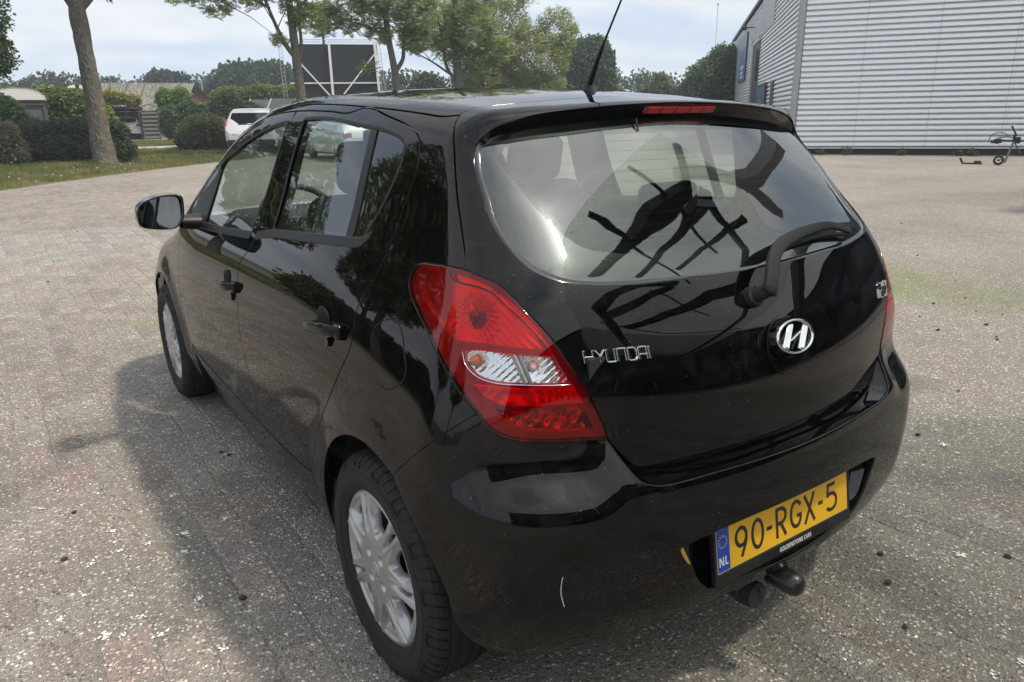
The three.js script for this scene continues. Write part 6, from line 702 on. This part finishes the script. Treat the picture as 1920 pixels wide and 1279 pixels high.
// ---------- parked cars in the background ----------
function smallCar(t, paint, o) { // a hatchback seen from behind; local +z is its tail, x across, y up
  const { L = 4.1, W: Wd = 1.76, H = 1.5, belt = .92, hood = .86, glassLean = .34 } = o, h = Wd / 2;
  // half sections from tail to nose: [z, sill, belt width, belt height, roof width, roof height]
  const S = [[L / 2, .42, .80, .72, .70, .73], [L / 2 - .05, .30, .95, .86, .86, .88], [L / 2 - .12, .26, .985, belt, .90, belt + .05], [L / 2 - .30, .24, 1, belt, .80, H * .82], [L / 2 - .48, .24, 1, belt, .74, H * .95], [L / 2 - .8, .24, 1, belt, .73, H * .99], [L / 2 - 1.6, .24, 1, belt - .02, .73, H], [L / 2 - 2.3, .24, 1, belt - .03, .72, H * .97], [L / 2 - 2.75, .24, 1, belt - .04, .80, H * .80], [L / 2 - 3.05, .24, .99, hood + .02, .88, hood + .06], [L / 2 - 3.6, .26, .97, hood - .08, .80, hood - .04], [-L / 2 + .08, .30, .88, .66, .72, .68], [-L / 2, .36, .74, .58, .60, .60]];
  const ring = ([z, s, bw, bh, rw, rh]) => { const q = [[.92 * bw, s], [.99 * bw, s + (bh - s) * .3], [bw, s + (bh - s) * .62], [.985 * bw, bh - .02], [.965 * bw, bh], [(.965 * bw + rw) / 2 + .02, (bh + rh) / 2], [rw, rh - .05], [rw * .92, rh - .005], [rw * .5, rh + .012], [0, rh + .018]].map(([x, y]) => [x * h, y, z]); return [...q, ...q.slice(0, -1).reverse().map(p => [-p[0], p[1], p[2]])]; };
  const R = S.map(ring), cap = r => { const c = [0, r.reduce((s, p) => s + p[1], 0) / r.length, r[0][2]]; return r.map(() => c); };
  mesh('body', loft([cap(R[0]), ...R, cap(R[R.length - 1])]), paint, t);
  const gl = phys([.012, .014, .016], .03, { clearcoat: 1 }), rg = (a, b, k, e) => { const A = R[a], B = R[b]; return [A, B].map(r => k.map(i => { const p = r[i]; return [p[0] * (1 + e / Math.abs(p[0] || 1) * (p[0] ? 1 : 0)), p[1] + e * .3, p[2] + (a === 2 ? e : 0)]; })); };
  const wz = (y0, y1, z0, z1, x0, x1) => loft([[[-x0, y0, z0], [-x0 * .5, y0, z0 + .03], [x0 * .5, y0, z0 + .03], [x0, y0, z0]], [[-x1, y1, z1], [-x1 * .5, y1, z1 + .02], [x1 * .5, y1, z1 + .02], [x1, y1, z1]]]);
  mesh('rear_window', wz(belt + .04, H * .90, L / 2 - .135, L / 2 - .37, h * .82, h * .68), gl, t);
  for (const s of [-1, 1]) { mesh('side_window', loft([[[s * h * .972, belt + .03, L / 2 - .62], [s * h * .972, belt + .02, L / 2 - 1.6], [s * h * .972, belt + .0, L / 2 - 2.65]], [[s * h * .78, H * .915, L / 2 - .72], [s * h * .775, H * .925, L / 2 - 1.6], [s * h * .80, H * .88, L / 2 - 2.35]]]), gl, t);
    const lamp = o.tall ? (() => { const b = box(.10, .50, .12, 0, 0, 0, .03); b.rotateX(-.25); return b.translate(s * (h - .045), 1.0, L / 2 - .17); })() : box(.26, .16, .12, s * (h - .15), .78, L / 2 - .06, .03); mesh('tail_lamp', lamp, M.lampRed, t); for (const z of [L / 2 - .72, -L / 2 + .78]) { const w = new THREE.Group(); w.name = 'wheel'; t.add(w); mesh('tyre', new THREE.TorusGeometry(.24, .085, 12, 32).rotateY(Math.PI / 2).translate(s * (h - .10), .315, z), M.tyre, w); mesh('rim', new THREE.CylinderGeometry(.20, .20, .10, 24).rotateZ(Math.PI / 2).translate(s * (h - .09), .315, z), M.silver, w); } mesh('mirror', box(.16, .11, .09, s * (h + .07), belt + .07, -L / 2 + 1.55, .03), paint, t); }
  mesh('number_plate', box(.52, .11, .015, 0, o.plateY || .62, L / 2 + .012), std([.80, .55, .03], .4), t); mesh('bumper', box(Wd * .92, .20, .12, 0, .42, L / 2 - .02, .05), o.bumper || M.trim, t); mesh('rear_wiper', bar(V(0, belt + .05, L / 2 - .10), V(.30, belt + .10, L / 2 - .12), .02), M.matte, t); mesh('underside', box(Wd * .86, .2, L * .86, 0, .28, 0), M.dark, t);
}
const white = phys([.72, .73, .74], .3, { clearcoat: 1, clearcoatRoughness: .05 });
{ const x = 7.55, z = -28.9, t = thing('white_crossover', 'white crossover with tall red corner lamps parked by the round bush', 'car', [x, gy(z), z], face(x, z) - .12); smallCar(t, white, { H: 1.62, belt: 1.0, W: 1.84, tall: true, plateY: .78 }); }
{ const x = 8.5, z = -22.3, t = thing('white_hatchback', 'white hatchback seen through the rear side window of the black car', 'car', [x, gy(z), z], face(x, z) + .35); smallCar(t, white, { H: 1.5, plateY: .70 }); }
{ const x = 5.85, z = -50.2, t = thing('white_sedan', 'white car with a yellow plate parked in the right bay of the carport', 'car', [x, gy(z), z], face(x, z) + .05); smallCar(t, white, { H: 1.32, L: 4, belt: .86, plateY: .62, bumper: white }); }
{ const x = 4.15, z = -50.6, t = thing('grey_sedan', 'dark grey car parked in the left bay of the carport', 'car', [x, gy(z), z], face(x, z) - .1); smallCar(t, phys([.07, .07, .075], .3, { clearcoat: 1 }), { H: 1.42, L: 4, plateY: .62 }); }
// ---------- what stands behind the photographer and shows in the paintwork and rear window ----------
{
  const navy = phys([.010, .013, .022], .22, { clearcoat: .6, clearcoatRoughness: .1 }), pane = phys([.035, .05, .075], .04, { clearcoat: 1 }), grey = std([.17, .175, .18], .6), dull = std([.04, .042, .05], .6), blk = std([.008, .008, .009], .5);
  const t = thing('office_building', 'dark glazed building standing behind the photographer', 'building', [0, 0, 0]);
  mesh('facade', [box(26, 4.6, 6, 4, 2.3, 11.6), box(6, 5.2, 13, 15.5, 2.6, 5.5)], navy, t); mesh('roof_edge', [box(26.2, .16, 6.2, 4, 4.68, 11.6), box(6.2, .18, 13.2, 15.5, 5.29, 5.5)], blk, t);
  for (const k of [0, 1, 4, 5, 6, 7, 8, 9]) mesh('window', box(1.5, 1.5, .06, -6.2 + k * 2.2, 2.1, 8.6), pane, t); for (let k = 0; k < 6; k++) for (const y of [1.4, 3.7]) mesh('window', box(.06, 1.5, 1.5, 12.48, y, .6 + k * 2.05), pane, t);
  const arch3 = []; for (let i = 0; i <= 12; i++) { const a = i / 12 * Math.PI; arch3.push(V(9.6, .2 + 5.4 * Math.sin(a), 3.3 - 3.6 * Math.cos(a))); } const ar = arch3.slice(0, -1).map((p, i) => bar(p, arch3[i + 1], .5, .34)); mesh('entrance_arch', ar, grey, t);
  const c = thing('glass_canopy', 'glass canopy on black steel arms over the entrance behind the photographer', 'canopy', [0, 0, 0]); const Y = 3.08, glass = phys([.94, .97, .94], .42, { transmission: .95, thickness: 0, ior: 1.5 });
  const quad = [[1.49, .53], [.85, .79], [.59, 1.0], [.39, 1.08], [0, 1.6], [-.15, 2.2], [-.2, 2.8], [.6, 4.4], [1.6, 8.5], [4.4, 8.5], [4.4, 2.0], [2.9, .98]]; mesh('canopy_glass', new THREE.ExtrudeGeometry(new THREE.Shape(quad.map(p => new THREE.Vector2(p[0], -p[1]))), { depth: .012, bevelEnabled: false }).rotateX(-Math.PI / 2).translate(0, Y, 0), glass, c);
  const path = (P, w, y = Y - .08) => P.slice(0, -1).map((p, i) => bar(V(p[0], y, p[1]), V(P[i + 1][0], y, P[i + 1][1]), w, w * 1.2));
  for (const [P, w] of [[[[1.76, .99], [1.47, 1.07], [1.24, 1.11], [1.04, 1.19], [.87, 1.38], [.76, 1.78]], .085], [[[1.85, 2.37], [1.31, 2.33], [1.12, 2.61], [1.10, 3.5], [1.27, 3.98], [1.47, 4.76], [2.6, 8.4]], .11], [[[2.08, 1.02], [1.72, 1.13], [1.41, 1.39], [1.29, 2.05]], .05], [[[1.85, 2.49], [1.64, 2.78], [1.40, 3.34], [1.25, 3.75]], .07], [[[1.76, 1.01], [1.69, .80], [1.61, .59]], .06], [[[1.96, 1.01], [2.30, 1.17], [2.76, 1.66], [3.6, 3.6], [4.2, 8.4]], .06], [[[2.60, 1.08], [2.28, 1.21], [1.94, 1.51], [1.77, 1.97]], .045], [[[1.55, 4.34], [1.94, 3.36], [2.49, 2.74], [3.06, 2.56]], .07]]) mesh('steel_arm', path(P, w), blk, c);
  for (const P of [[[.66, .99], [.98, 1.13], [1.39, 1.61], [2.10, 2.46]], [[1.0, .75], [1.44, 1.02], [1.72, 1.12], [2.24, 1.64]], [[1.60, 2.63], [2.20, 3.07], [2.65, 3.34]], [[1.2, 4.2], [2.2, 4.6], [4.2, 4.6]]]) mesh('tie_rod', path(P, .026), blk, c);
  mesh('trough', [...path([[1.9, .97], [2.44, .94], [3.08, .92], [3.79, 1.0]], .11, 3.3), ...path([[4.7, -.5], [4.08, .14], [3.46, .77], [3.06, .93]], .14, 3.32)], std([.42, .43, .44], .5), c);
  const spots = []; for (let k = 0; k < 150; k++) { const x = rand(.2, 2.2), z = rand(.7, 3); const s = new THREE.CircleGeometry(rand(.002, .007), 7).rotateX(-Math.PI / 2); s.scale(rand(.7, 1.8), 1, 1); spots.push(s.translate(x, Y + .0145, z)); } mesh('dirt_spot', spots, std([.03, .03, .025], .9), c).userData.kind = 'stuff';
}
scene.fog = new THREE.FogExp2(0xc8d4e2, .0016);
scene.updateMatrixWorld(true);
renderer.render(scene, camera);
